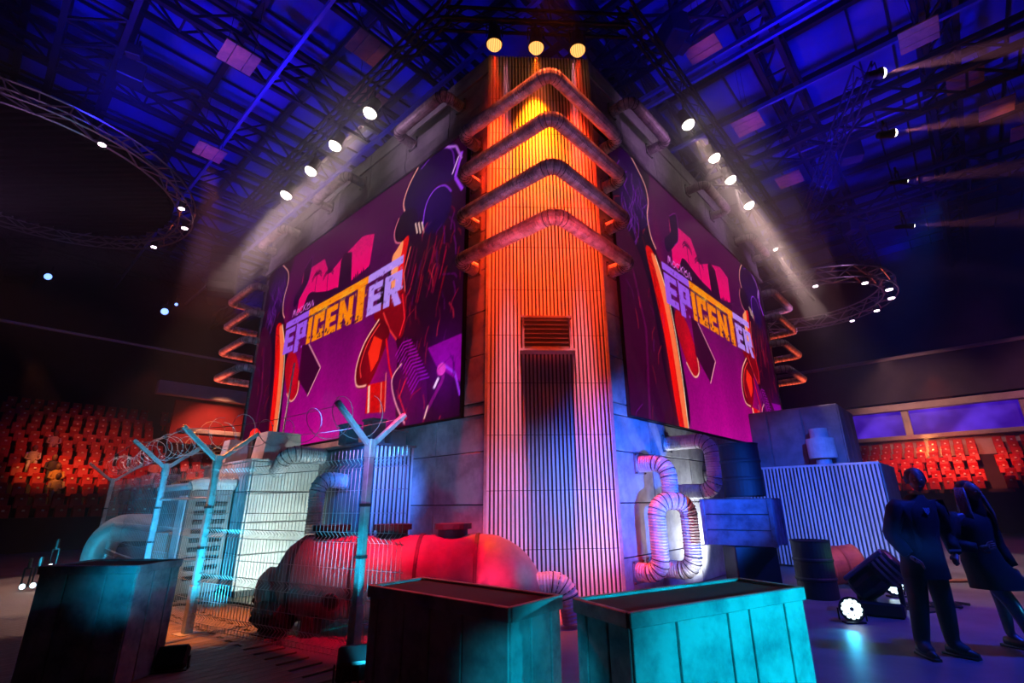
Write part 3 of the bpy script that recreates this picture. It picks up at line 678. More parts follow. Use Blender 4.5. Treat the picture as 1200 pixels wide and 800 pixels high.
for i, (s, z) in enumerate(((3.3, 10.75), (5.05, 10.75), (6.3, 10.7), (7.9, 10.6), (10.4, 10.0))):
    L0 = W(-.86, CH + s, z)
    stage_light('spotlight', 'white spotlight with hazy beam over the right coping of the tower, ' + (pos + ['tiny low one'])[i], L0, L0 - AL * 1.15 - Vector((0, 0, 4)) + AR * .5, LEDW, (1.0, .66, .62), 2600, 18, 'spotlights over the right coping', r=.16 if i < 4 else .08, lightr=.15 if i < 4 else .05)
n_out = (-(AL + AR)).normalized(); ch_dir = (AR - AL).normalized(); C0 = W(CH, 0, 0)
for i, (s, z, t) in enumerate(((.10, 10.66, 'left end of the three'), (.98, 10.62, 'middle of the three'), (1.86, 10.60, 'right end of the three'))):
    L0 = C0 + ch_dir * s + n_out * .45 + Vector((0, 0, z))
    stage_light('spotlight', 'orange lamp on top of the ribbed tower corner, ' + t, L0, L0 - Vector((0, 0, 6)) - n_out * .5, LEDO, (1.0, .03, .008), 3500, 22, 'orange lamps on the tower top', r=.16, blend=.7, cat='lamp')
# second set of warm wash behind the pipes: lit from the top between the pipes
lamp('corner_wash', 'SPOT', C0 + ch_dir * 1.07 + n_out * 3.0 + Vector((0, 0, 10.6)), C0 + ch_dir * 1.07 + Vector((0, 0, 7.0)), 900, (1.0, .12, .03), 46, .9, .1)
for (u, v) in ((S + 1.6, -1.0), (-1.0, S + 1.6)):
    lamp('far_corner_wash', 'SPOT', W(u, v, 3.0), W(u - .8 if u > 5 else u + .6, v - .6 if v > 5 else v + .6, 7.2), 900, (1.0, .12, .05), 80, .8, .1)
# black truss that carries the coping spotlights and top lamps
def truss_thing(name, label, a, b, size=.3, z_up=True, m=TRUSS, step=.5):
    a = Vector(a); b = Vector(b); d = b - a; L = d.length
    root = setp(MB().build(name, m), label, 'truss') if False else None
    t = MB(); h = size / 2
    for (y, z) in ((-h, -h), (h, -h), (-h, h), (h, h)): t.box((L / 2, y, z), (L, .05, .05))
    n = int(L / step)
    for i in range(n):
        x0, x1 = i * L / n, (i + 1) * L / n
        s = 1 if i % 2 else -1
        t.rod((x0, -h, -h * s), (x1, -h, h * s), .014, 4); t.rod((x0, h, -h * s), (x1, h, h * s), .014, 4); t.rod((x0, -h * s, -h), (x1, h * s, -h), .014, 4); t.rod((x0, -h * s, h), (x1, h * s, h), .014, 4)
    o = t.build(name, m, None, loc=a, rz=math.atan2(d.y, d.x)); setp(o, label, 'truss')
    return o
truss_thing('lighting_truss', 'black truss carrying the spotlights over the left coping', W(1.5, -1.0, 11.5), W(13, -1.0, 11.5))
truss_thing('lighting_truss', 'black truss carrying the spotlights over the right coping', W(-1.0, 1.5, 11.5), W(-1.0, 13, 11.5))
truss_thing('lighting_truss', 'short black truss holding the three orange lamps over the ribbed corner', C0 + ch_dir * -1.0 + n_out * .45 + Vector((0, 0, 11.3)), C0 + ch_dir * 3.0 + n_out * .45 + Vector((0, 0, 11.3)))
# ring trusses
def ring_truss(label, c, rad, n, m, lights, lit):
    root = empty('ring_truss', c, label, 'truss')
    for (dr, dz) in ((-.22, -.22), (.22, -.22), (-.22, .22), (.22, .22)):
        t = MB(); pts = [((rad + dr) * math.cos(2 * math.pi * k / 48), (rad + dr) * math.sin(2 * math.pi * k / 48), dz) for k in range(49)]
        t.sweep(pts, [.03] * 49, 5, cap=False); t.build('ring_chord', m, root)
    t = MB()
    for k in range(n):
        a0, a1 = 2 * math.pi * k / n, 2 * math.pi * (k + 1) / n; s = 1 if k % 2 else -1
        P = lambda r_, a, z: (r_ * math.cos(a), r_ * math.sin(a), z)
        t.rod(P(rad + .22, a0, -.22 * s), P(rad + .22, a1, .22 * s), .022, 4); t.rod(P(rad - .22, a0, -.22 * s), P(rad - .22, a1, .22 * s), .022, 4)
        t.rod(P(rad - .22 * s, a0, -.22), P(rad + .22 * s, a1, -.22), .022, 4); t.rod(P(rad - .22, a0, .22), P(rad + .22, a0, .22), .022, 4)
    x = t.build('brace_web', m, root)
    for (a, big) in lights:
        a = R(a); p = Vector(c) + Vector((rad * math.cos(a), rad * math.sin(a), -.35))
        l_ = MB(); l_.lathe([(.001, .0), (big, .0), (big * .9, .25), (.001, .25)], n=12); o = l_.build('lamp_head', [BLACK], root); o.location = p - Vector(c)
        l2 = MB(); l2.lathe([(.001, -.02), (big * .8, -.02), (big * .8, -.005), (.001, -.005)], n=12); o2 = l2.build('lens', lit, o)
    return root
LEDP = mat('lamp_lens_pink', (1, 1, 1), 0.3, 0, 0, emit=(1.0, 0.75, 0.95), estr=9)
cl = W(16.7, -6.3, 12)
ring_truss('big circular truss with small lamps hanging high beside the left stand', cl, 4.3, 40, TRUSSB, ((40, .13), (20, .12), (75, .12), (-75, .14), (-25, .12)), LEDP)
PITCH = mat('pitch_black_paint', (.003, .003, .004), .9, 0, 0, spec=.1)
# dark louvre disc inside the big ring
ld = empty('ceiling_disc', cl, 'dark round louvred disc hanging inside the big circular truss', 'ceiling fixture')
for k in range(30):
    y = -3.6 + k * .25; hw = math.sqrt(max(.1, 3.8 ** 2 - y * y)); q = MB(); q.box((0, y, 0), (2 * hw, .10, .16), mi=0); q.build('slat', PITCH, ld)
q = MB(); q.lathe([(3.85, .1), (3.85, .2), (.01, .2)], n=40); q.build('backing', PITCH, ld)
ring_truss('small circular truss with lamps hanging beyond the right tower wall', W(-.9, 15.6, 9.0), 2.7, 32, TRUSSB, ((0, .12), (-50, .14), (-28, .14), (25, .1), (-80, .12), (-115, .1)), LEDP)
for (a, b, p, c_) in ((cl + Vector((4.0, -5.0, -4.7)), cl + Vector((3.4, .2, 0)), 450, (.8, .35, 1.0)), (W(-1.5, 14.6, 7.0), W(-.9, 15.6, 9), 260, (.8, .35, 1.0))):
    lamp('truss_glow', 'SPOT', a, b, p, c_, 120, .9, .1)
# hanging boards
bdm = {}
def board(u, v, z=16.0, s=1.05, lab=''):
    root = empty('acoustic_board', W(u, v, z), lab, 'board', YAW, None)
    for i in range(3):
        w_ = (.3, .45, .3)[i] * s; x = (-.375, 0, .375)[i] * s
        if (i, s) not in bdm: q = MB(); q.bbox((0, 0, 0), (w_ - .02, s, .06), .01); bdm[(i, s)] = q.mesh('board_panel', BOARD)
        link(bdm[(i, s)], 'board_panel', root, (x, 0, 0))
    if 'hang' not in bdm:
        q = MB()
        for sx in (-.4, .4): q.rod((sx, 0, .03), (sx, 0, 3), .01, 4)
        bdm['hang'] = q.mesh('hanger', TRUSS)
    link(bdm['hang'], 'hanger', root)
    return root
bl = [(11.15, -2.53, 'large pinkish ceiling board over the left spotlights'), (17.1, -1.6, 'pinkish ceiling board beside the big ring truss'), (-.7, 7.7, 'large pinkish ceiling board over the right tower wall'),
      (-.65, 12.5, 'pinkish ceiling board above the right spotlight row'), (-6.2, 12.2, 'big square board high above the far right beams'), (-7.3, 15.6, 'board just under the uppermost far right beam'),
      (-8.2, 18.3, 'board just over the second far right beam'), (-9.2, 20.8, 'small board near the right frame edge over the stand'), (5.6, -3.8, 'board cut by the upper picture edge'),
      (7.6, .2, 'violet ceiling board above the tower roof edge'), (9.5, 1.4, 'dim ceiling board behind the first left spotlight'), (-.9, 17.6, 'board over the gap beside the right coping')]
for (u, v, lab) in bl: board(u, v, lab=lab)
for (u, v, p) in ((11, -3, 160), (17, -2, 160), (-1, 8, 220), (-1, 12.5, 200), (-7, 14, 380), (-8.5, 19, 300), (6, -4, 120), (8, 1, 100)):
    lamp('board_light', 'SPOT', W(u - .3, v - .3, 12.5), W(u, v, 16), p * .5, (1.0, .28, .12), 30, .8, .1)

# far right spotlights, beams shining out over the stand
for i, (P, pw, rr_, c_) in enumerate((((11.4, 12.0, 14.2), 50000, .17, (1.0, .32, .5)), ((11.2, 12.0, 11.9), 22000, .13, (1.0, .26, .32)), ((11.15, 12.0, 10.2), 8000, .07, (1.0, .26, .3)), ((10.95, 12.0, 8.72), 6000, .07, (1.0, .25, .4)))):
    stage_light('spotlight', 'hanging spotlight beaming sideways over the right stand, ' + ['highest', 'second highest', 'third from the top', 'lowest'][i] + ' of four', Vector(P), Vector(P) + Vector((6.0, -1.4, .1 + .25 * (i - 1) * -1)), LEDW, c_, pw, 12, 'sideways spotlights at the right', r=rr_, cat='spotlight', blend=.5)
truss_thing('lighting_truss', 'upright black truss line behind the sideways spotlights', Vector((11.3, 12.4, 14.8)), Vector((14.5, 22, 14.8)), .5)
for i, P in enumerate(((-13.8, 18, 9.2), (-19.3, 18.0, 10.5), (-14.2, 18, 8.9))):
    stage_light('spotlight', ['small blue lamp low beside the left stand', 'blue lamp under the big circular truss', 'blue lamp beside the hanging loudspeaker'][i], Vector(P), Vector(P) + Vector((3, -6, -1.5)), LEDB, (.1, .1, 1.0), 0, 20, None, r=.13 if i else .06, cat='spotlight')
# hanging loudspeaker
hs = empty('line_array_speaker', Vector((-14.9, 22, 12.5)), 'black hanging loudspeaker column left of the tower', 'speaker', R(20))
for k in range(6):
    q = MB(); q.bbox((0, .02 * k * k, 1.2 - k * .46), (1.2, .7, .42), .04, rot=Matrix.Rotation(R(-3 * k), 3, 'X')); q.build('speaker_box', BLACK, hs)

# ================================================================ yard on the left
# ribbed annex against the left wall
ann = empty('annex', W(3.47, 0, 0), 'blue-lit corrugated steel annex against the left tower wall', 'annex', YAW)
# local: x = v, y = u ; box v -1.02..0, u 0..1.6
def annex_part(nm, pts, m): pass
q = MB(); q.box((-.50, .85, 1.26), (.98, 1.62, 2.52)); q.build('annex_core', GREYP, ann)
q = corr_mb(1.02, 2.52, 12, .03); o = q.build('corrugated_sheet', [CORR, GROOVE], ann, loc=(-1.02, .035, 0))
q = MB(); q.box((-.52, .8, 2.54), (1.1, 1.75, .04)); q.build('annex_roof', GREYP, ann)
for k in range(2):
    q = MB(); q.bbox((-1.01 - .02, .45 + k * .8, 1.26), (.03, .76, 2.44), .01); q.build('side_panel', GREYP, ann)
ribbed_duct('ribbed_duct', 'ribbed elbow duct from the annex side down behind the wire fence', 'pipe', [W(4.0, -1.06, 1.9), W(4.0, -1.56, 1.95), W(4.0, -1.56, .3)], .13, DUCTW, .2, 'ducts of the left annex')
ribbed_duct('ribbed_duct', 'thick white elbow pipe on the container roof running to the annex', 'pipe', [W(4.9, -1.06, 2.40), W(4.9, -1.75, 2.44), W(5.3, -1.75, 2.1)], .14, DUCTW, .2, 'ducts of the left annex', flange=False)
# concrete blocks on the annex roof
for (u, v, d, lab) in ((3.75, -.72, (.30, .3, .42), 'blue-lit square chimney block on the annex roof behind the fence arm'), (4.15, -1.0, (.26, .28, .34), 'smaller grey chimney block at the annex roof edge'), (3.8, -.25, (.34, .34, .26), 'low grey block on the annex roof against the display')):
    q = MB(); q.bbox((0, 0, d[2] / 2), d, .015); q.bbox((0, 0, d[2] + .02), (d[0] + .05, d[1] + .05, .04), .01)
    setp(q.build('chimney_block', GREYP, None, loc=W(u, v, 2.56), rz=YAW), lab, 'chimney')
# white container
wc = empty('container', W(5.45, -2.13, 0), 'white panelled container lit from below behind the wire fence', 'container', YAW)
q = MB(); q.box((1.05, 1.3, 1.2), (2.06, 2.56, 2.16)); q.build('container_core', GREYP, wc)
pan = [.12, .70, 1.23, 1.76, 2.3]
for a, b in zip(pan[:-1], pan[1:]):
    q = MB(); q.bbox((1.06, 0, (a + b) / 2), (2.1, .05, b - a - .018), .008); q.build('wall_panel', WHITEP, wc)
    q = MB(); q.bbox((0, .66, (a + b) / 2), (.05, 1.28, b - a - .018), .008); q.build('wall_panel', WHITEP, wc)
    q = MB(); q.bbox((0, 1.96, (a + b) / 2), (.05, 1.28, b - a - .018), .008); q.build('wall_panel', WHITEP, wc)
q = MB(); q.box((1.05, 1.3, 2.32), (2.2, 2.7, .04)); q.build('container_roof', WHITEP, wc)
q = MB(); q.box((1.05, 1.3, .06), (2.0, 2.5, .12)); q.build('plinth', BLACK, wc)
for (u, v, d, lab, sh) in ((6.9, -2.0, (.42, .42, .46), 'pink-lit tapered box on the container roof by the red beacon', .8), (5.9, -1.55, (.75, .6, .55), 'wide rounded grey housing on the container roof', .85)):
    q = MB(); a, b, c_ = d; s = sh
    q.add([(-a / 2, -b / 2, 0), (a / 2, -b / 2, 0), (a / 2, b / 2, 0), (-a / 2, b / 2, 0), (-a / 2 * s, -b / 2 * s, c_), (a / 2 * s, -b / 2 * s, c_), (a / 2 * s, b / 2 * s, c_), (-a / 2 * s, b / 2 * s, c_)], [(0, 3, 2, 1), (4, 5, 6, 7), (0, 1, 5, 4), (1, 2, 6, 5), (2, 3, 7, 6), (3, 0, 4, 7)])
    setp(q.build('roof_housing', WHITEP, None, loc=W(u, v, 2.34), rz=YAW), lab, 'roof unit')
bc = empty('beacon', W(6.35, -1.85, 2.34), 'small red warning beacon on the container roof', 'beacon')
q = MB(); q.lathe([(.12, 0), (.12, .05), (.08, .08), (.07, .42), (.1, .44), (.1, .48)], n=14); q.build('beacon_post', BLACK, bc)
q = MB(); q.lathe([(.085, .48), (.095, .52), (.09, .6), (.05, .66), (.01, .68)], n=14); q.build('beacon_dome', mat('red_beacon_glass', (.6, .01, .01), .2, 0, 0, emit=(1, .02, .01), estr=.8), bc)
lean = MB(); lean.rod(W(5.6, -1.62, 2.36), W(5.9, -1.45, 4.4), .018, 6); 
setp(lean.build('pole', STEEL), 'thin pole standing on the container roof in front of the display', 'pole')
# generator cabinet on the container side
gen = empty('generator', W(6.0, -2.55, 0), 'white generator cabinet with rounded hood left of the white container', 'cabinet', YAW)
q = MB(); q.bbox((0, 1.0, .95), (.72, 2.0, 1.7), .02); q.build('cabinet_body', GREYP, gen)
q = MB(); q.sweep([(-.36, -.02, 1.86), (-.2, -.02, 1.92), (.36, -.02, 1.92)], [.09, .09, .09], 10); q.build('hood_pipe', WHITEP, gen)
q = MB(); q.bbox((0, 1.0, 1.86), (.8, 2.1, .12), .04); q.build('hood', WHITEP, gen)
for k in range(9):
    q = MB(); q.box((.02, -.015, .35 + k * .15), (.5, .03, .07), rot=Matrix.Rotation(R(30), 3, 'X')); q.build('louvre_slat', BLACK, gen)
q = MB(); q.bbox((-.37, .25, .95), (.03, .4, 1.5), .01); q.build('cabinet_door', WHITEP, gen)
q = MB(); q.box((0, 1, .05), (.6, 1.9, .1)); q.build('plinth', BLACK, gen)
# tank
tk = empty('tank', Vector((-1.75, 7.05, 0)), 'red-lit horizontal pressure tank with hatches on top behind the fence', 'tank', R(1.0))
r = .49; L2 = 1.2
q = MB(); rx = Matrix.Rotation(R(90), 3, 'Y')
q.lathe([(.02, -L2 - .27), (r * .45, -L2 - .24), (r * .8, -L2 - .13), (r, -L2), (r, L2 - .1)], (0, 0, .62), 36, rx); q.build('tank_shell', TANK, tk, smooth=True)
q = MB(); pts = [(L2 - .1, 0, .62), (L2 + .05, 0, .62)] + [(L2 + .05 + .36 * math.sin(t), 0, .62 - .36 + .36 * math.cos(t)) for t in np.linspace(0, math.pi / 2, 9)] + [(L2 + .41, 0, -.0)]
q.sweep(pts, [r, r] + [r * .995, r * .97, r * .93, r * .9, r * .87, r * .85, r * .84, r * .83, r * .83] + [r * .83], 30); q.build('end_elbow', TANK, tk, smooth=True)
for x in (-1.15, -.4, .38, L2 - .08):
    q = MB(); q.lathe([(r - .01, x - .022), (r + .02, x - .022), (r + .02, x + .022), (r - .01, x + .022)], (0, 0, .62), 36, rx); q.build('band', SEAM, tk)
for x in (-.85, -.03, .78):
    h = empty_child = None
    q = MB(); q.lathe([(.2, 0), (.2, .10), (.25, .10), (.25, .17), (.01, .17)], (x, 0, .62 + r - .03), 22); q.build('hatch', SEAM if x > .5 else BARR, tk)
for x in (-.62, .02, .3):
    q = MB(); q.lathe([(.1, 0), (.1, .05), (.075, .05), (.07, .02)], (x, -r * .86, .40), 18, Matrix.Rotation(R(105), 3, 'X')); q.build('port', SEAM, tk)
for x in (-.9, .9):
    q = MB(); q.bbox((x, 0, .09), (.16, .8, .26), .01); q.build('cradle', BLACK, tk)
q = MB(); q.lathe([(.02, -.12), (.17, -.08), (.25, 0), (.25, .3)], (-L2 - .38, -.05, .5), 24, rx); q.build('end_cap', TANK, tk, smooth=True)
ribbed_duct('ribbed_duct', 'red-lit ribbed duct from the tank end turning down beside the ribbed corner', 'pipe', [Vector((.0, 7.0, .50)), Vector((.52, 7.0, .52)), Vector((.60, 7.0, .05))], .135, DUCTW, .2, flange=False)

# arch pipe behind the fence at the far left
ar = MB(); ar.sweep([(-.9, 0, 0.0), (-.9, 0, .55)] + [(-.35 - .55 * math.cos(t), 0, .55 + .55 * math.sin(t)) for t in np.linspace(.2, math.pi / 2, 7)] + [(1.4, 0, 1.1)], [.28] * 10, 22)
setp(ar.build('arched_pipe', TANK, None, True, loc=Vector((-8.3, 11.3, 0)), rz=R(-5)), 'thick cyan-rimmed pipe arching out of the floor behind the fence', 'pipe')
lamp('arch_flood', 'SPOT', Vector((-9.3, 10.0, .5)), Vector((-9.1, 11.3, .8)), 60, CYAN, 80, .8, .05)
for i, P in enumerate(((-9.45, 10.6, .42), (-9.62, 10.3, .1), (-9.42, 10.3, .12))):
    stage_light('floor_lamp', 'small cold floor lamp by the arched pipe behind the crate, ' + ['upper one', 'lower outer one', 'lower inner one'][i], Vector(P), Vector((-4, -2, .8)), LEDC, CYAN, 0, 30, 'floor lamps by the arched pipe', r=.05, ln=.12, cat='lamp')
# brown post beside the fence
bp = empty('timber_post', Vector((-6.35, 9.2, 0)), 'short brown timber post on a flat foot behind the fence', 'post')
q = MB(); q.bbox((0, 0, .55), (.22, .12, 1.1), .01); q.build('upright', RUST, bp)
q = MB(); q.bbox((0.0, -.2, .03), (.7, .5, .06), .01); q.build('foot_board', DECK, bp)
# fence
posts = [Vector((-1.67, 5.40, 0)), Vector((-4.2, 6.85, 0)), Vector((-5.79, 8.12, 0)), Vector((-9.85, 12.1, 0))]
def fence_post(p, d, label, arms=(1, 1)):
    root = empty('fence_post', p, label, 'post', math.atan2(d.y, d.x), 'wire fence posts')
    q = MB(); q.bbox((0, 0, 1.08), (.075, .075, 2.16), .006); q.build('upright', STEEL, root)
    q = MB(); q.bbox((0, 0, .28), (.10, .10, .56), .006); q.build('post_sleeve', STEEL, root)
    q = MB(); q.box((0, 0, .012), (.24, .24, .024)); q.build('base_plate', STEEL, root)
    q = MB(); q.bbox((0, 0, 2.08), (.10, .09, .2), .01); q.build('head_clamp', STEEL, root)
    for s, on in zip((1, -1), arms):
        if on:
            dd = Vector((0, s * .50, .42)); c = Vector((0, 0, 2.1)) + dd * .5
            q = MB(); q.bbox(c, (.055, .05, dd.length), .005, rot=dd.to_track_quat('Z', 'X').to_matrix()); q.build('barb_arm', STEEL, root)
    for z in (.4, 1.0, 1.5):
        q = MB(); q.box((0, 0, z), (.09, .09, .03)); q.build('clip', SEAM, root)
    return root
plab = ['tall cyan fence post with Y arms standing in front of the red tank', 'cyan leaning fence post with Y arms in front of the white container', 'blue fence post with one long arm behind the small crate', 'farthest fence post with pale-tipped arm near the arched pipe']
for i, p in enumerate(posts):
    d = (posts[min(i + 1, 3)] - posts[max(i - 1, 0)]); fence_post(p, d.normalized(), plab[i])
def fence_panel(a, b, label):
    d = b - a; L = d.length; ang = math.atan2(d.y, d.x); root = empty('wire_fence', a, label, 'fence', ang, None)
    zb = [(.08, 0)]
    for zc in (.20, .65, 1.18, 1.93): zb += [(zc - .05, 0), (zc, .05), (zc + .05, 0)]
    zb += [(2.08, 0)]
    n = int(L / (.06 if a.y < 7.5 else .11)); m = MB(); wr = .0042 if a.y < 6 else .0022
    for i in range(1, n):
        x = i * L / n; pts = [(x, -y, z) for z, y in zb]; m.sweep(pts, [wr] * len(pts), 4, cap=False)
    o = m.build('vertical_wires', WIRE, root); o['kind'] = 'stuff'
    for z in (.1, .15, .25, .40, .60, .70, .88, 1.13, 1.23, 1.42, 1.65, 1.88, 1.98):
        m = MB(); m.rod((0.02, .004, z), (L - .02, .004, z), wr, 4); m.build('horizontal_wire', WIRE, root)
fence_panel(posts[0], posts[1], 'wire mesh fence panel in front of the red tank and white container')
fence_panel(posts[1], posts[2], 'narrow wire mesh fence panel between the two leaning blue posts')
fence_panel(posts[2], posts[2].lerp(posts[3], .5), 'wire mesh fence panel receding past the small crate')
fence_panel(posts[2].lerp(posts[3], .5), posts[3], 'farthest wire mesh fence panel ending at the arched pipe')
fence_panel(posts[0] + Vector((.05, -.02, 0)), posts[0] + Vector((.52, -.3, 0)), 'short wire mesh fence stub beside the tall cyan post')
q = MB(); p0, p1 = posts[1] + Vector((0, .1, 0)), posts[2]
for (za, zb_) in ((1.62, 1.62), (.86, .7)):
    q.rod(p0 + Vector((0, 0, za)), p1 + Vector((0, 0, zb_)), .016, 6)
setp(q.build('fence_brace', STEEL), 'pair of thin cross rails between the two leaning fence posts', 'rail')
def barb(a, b, label, r=.2, turns=7):
    a = Vector(a); b = Vector(b); d = b - a; L = d.length; t = d.normalized(); x = Vector((0, 0, 1)); y = t.cross(x).normalized(); n = turns * 20; pts = []
    for k in range(n + 1):
        f = k / n; an = 2 * math.pi * turns * f; rr2 = r * (1 + .25 * math.sin(7 * f + 1)); pts.append(d * f + x * (math.cos(an) * rr2) + y * (math.sin(an) * rr2) + Vector((0, 0, .05 * math.sin(9 * f))))
    m = MB(); m.sweep(pts, [.0045] * len(pts), 4, cap=False)
    for k in range(3, n, 5):
        p = pts[k]; v = Vector((random.uniform(-1, 1), random.uniform(-1, 1), random.uniform(-1, 1))).normalized() * .02; m.rod(p - v, p + v, .003, 3)
    o = m.build('razor_wire_coil', WIRE, None, loc=a); setp(o, label, 'wire')
zt = Vector((0, 0, 2.42))
barb(posts[0] + zt, posts[1] + zt, 'loose coil of razor wire between the tall cyan post and the next post', .2, 6)
barb(posts[1] + zt, posts[2] + zt, 'razor wire coil between the two leaning blue posts', .17, 6)
barb(posts[2] + zt, posts[3] + zt, 'razor wire coil receding to the farthest fence post', .16, 14)
for j in (-1, 1):
    for a, b in zip(posts[:-1], posts[1:]):
        d = (b - a).normalized(); nrm = Vector((-d.y, d.x, 0)) * j * .48
        m = MB(); pts = [(b - a) * (k / 16) + nrm + Vector((0, 0, 2.48 - .06 * math.sin(math.pi * k / 16))) for k in range(17)]; m.sweep(pts, [.004] * 17, 4, cap=False)
        o = m.build('barbed_strand', WIRE, None, loc=a); setp(o, 'barbed wire strand strung between the ' + ('inner' if j > 0 else 'outer') + ' fence arms, ' + {0: 'span before the tank', 1: 'short span at the two leaning posts', 2: 'long receding span'}[posts.index(a)], 'wire')
# floor floods lying in the yard
def flood(label, loc, rz, tilt=-40, s=1.0, glow=False, grp='black floodlights on the yard floor'):
    root = empty('floodlight', loc, label, 'floodlight', rz, grp); rt = Matrix.Rotation(R(tilt), 3, 'X')
    q = MB(); q.bbox((0, 0, .17 * s), (.36 * s, .14 * s, .26 * s), .02, rot=rt)
    for k in range(6): q.box(Vector((0, 0, .17 * s)) + rt @ Vector(((-.14 + .056 * k) * s, .09 * s, 0)), (.012, .06 * s, .22 * s), rot=rt)
    q.build('housing', BLACK, root)
    q = MB(); q.box(Vector((0, 0, .17 * s)) + rt @ Vector((0, -.072 * s, 0)), (.31 * s, .008, .21 * s), rot=rt); q.build('glass', LEDC if glow else BLACKG, root)
    q = MB(); q.box((0, 0, .015), (.4 * s, .2 * s, .02))
    for sx in (-1, 1): q.box((sx * .195 * s, 0, .09 * s), (.015, .04, .17 * s))
    q.build('bracket', BLACK, root); return root
flood('tilted black floodlight at the foot of the cyan post, facing the white container', Vector((-3.42, 5.42, 0)), R(20), -30, .75)
flood('upper black floodlight behind the fence aimed at the white container', Vector((-3.7, 7.95, 0)), R(150), -45, 1.3)
flood('lower black floodlight behind the fence aimed at the white container', Vector((-3.1, 6.75, 0)), R(150), -50, 1.3)
flood('black floodlight at the base of the tall cyan post', Vector((-1.42, 4.9, 0)), R(200), -50, 1.2)
fc = MB(); fc.sweep([Vector((-5.6, 8.6, .03)) + Vector((t * .42, .25 * math.sin(t * 1.1), 0)) for t in np.linspace(0, 9, 30)], [.018] * 30, 6); setp(fc.build('cable', BLACK), 'black cable lying across the orange deck behind the fence', 'cable')

# ================================================================ crates
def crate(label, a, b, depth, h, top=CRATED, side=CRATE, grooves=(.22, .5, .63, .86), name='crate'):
    a = Vector((*a, 0)); b = Vector((*b, 0)); d = b - a; L = d.length; ang = math.atan2(d.y, d.x)
    root = empty(name, a, label, 'crate', ang, None)   # local x along the front, y into depth
    q = MB(); q.box((L / 2, depth / 2, h / 2), (L - .04, depth - .04, h - .03)); q.build('crate_core', DARKC, root)
    def boards(length, place, nm='board', gs=grooves):
        e = [0] + [g * length for g in gs] + [length]
        for x0, x1 in zip(e[:-1], e[1:]):
            q = MB(); place(q, x0 + .006, x1 - .006); q.build(nm, side, root)
    boards(L, lambda q, x0, x1: q.bbox(((x0 + x1) / 2, .01, (h - .07) / 2), (x1 - x0, .03, h - .07), .004))
    boards(L, lambda q, x0, x1: q.bbox(((x0 + x1) / 2, depth - .01, (h - .07) / 2), (x1 - x0, .03, h - .07), .004))
    boards(depth, lambda q, x0, x1: q.bbox((.01, (x0 + x1) / 2, (h - .07) / 2), (.03, x1 - x0, h - .07), .004), gs=(.38, .78))
    boards(depth, lambda q, x0, x1: q.bbox((L - .01, (x0 + x1) / 2, (h - .07) / 2), (.03, x1 - x0, h - .07), .004), gs=(.38, .78))
    for (c, dd) in (((L / 2, -.002, h - .035), (L + .02, .035, .07)), ((L / 2, depth + .002, h - .035), (L + .02, .035, .07)), ((-.002, depth / 2, h - .035), (.035, depth, .07)), ((L + .002, depth / 2, h - .035), (.035, depth, .07))):
        q = MB(); q.bbox(c, dd, .004); q.build('rim_board', side, root)
    n = 5
    for k in range(n):
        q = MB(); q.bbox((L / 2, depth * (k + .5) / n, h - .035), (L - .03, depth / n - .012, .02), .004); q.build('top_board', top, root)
    return root
crate('large bright cyan boarded crate in the lower right of the middle', (.492, 2.617), (1.662, 3.274), .44, 1.0)
crate('dark boarded crate with red-lit top, cyan only on its short end', (-1.018, 3.559), (-.083, 2.774), .43, 1.0, grooves=(.08, .3, .5, .72))
crate('dark crate with a faint cyan end beside the left fence posts', (-4.5, 4.95), (-3.56, 4.9), .55, 1.0, grooves=(.3, .7))

# ================================================================ right hand yard
cont = empty('corrugated_container', W(-2.86, 7.94, 0), 'blue and white lit corrugated container wall standing right of the tower', 'container', math.atan2(AL.y, AL.x))
# local x = AL direction, y = -AR (toward the camera): faces local +y
q = MB(); q.box((1.43, -1.2, 1.13), (2.80, 2.3, 2.2)); q.build('container_core', GREYP, cont)
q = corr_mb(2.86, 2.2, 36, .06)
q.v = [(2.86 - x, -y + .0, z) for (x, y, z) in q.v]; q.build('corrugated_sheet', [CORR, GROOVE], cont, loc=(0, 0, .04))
q = MB(); q.bbox((1.43, -.0, 2.26), (2.9, .1, .05), .008); q.build('top_rail', CORR, cont)
q = MB(); q.bbox((-.02, -1.2, 1.14), (.04, 2.36, 2.24), .01); q.build('end_panel', GREYP, cont)
q = MB(); q.bbox((1.43, -1.2, 2.27), (2.8, 2.3, .04), .01); q.build('container_roof', GREYP, cont)
gb = empty('roof_cabin', W(-.95, 9.6, 2.29), 'grey boxy cabin on the container roof behind the white vent', 'cabin', YAW)
q = MB(); q.bbox((0, 0, .75), (1.9, 2.5, 1.5), .02); q.build('cabin_body', GREYP, gb)
for k in range(3):
    q = MB(); q.bbox((-.66 + k * .66, -1.26, .74), (.64, .03, 1.42), .008); q.build('cabin_panel', GREYP, gb)
    q = MB(); q.bbox((-.965, -.84 + k * .84, .74), (.03, .8, 1.42), .008); q.build('cabin_panel', GREYP, gb)
vc = empty('roof_vent', W(-1.75, 8.25, 2.29), 'white stepped cylindrical vent on the container roof', 'vent')
q = MB(); q.lathe([(.17, 0), (.17, .14), (.31, .15), (.31, .62)], n=28); q.build('vent_drum', WHITEP, vc, smooth=False)
q = MB(); q.lathe([(.2, .62), (.2, .86), (.02, .88)], n=28); q.build('vent_cap', WHITEP, vc, smooth=False)
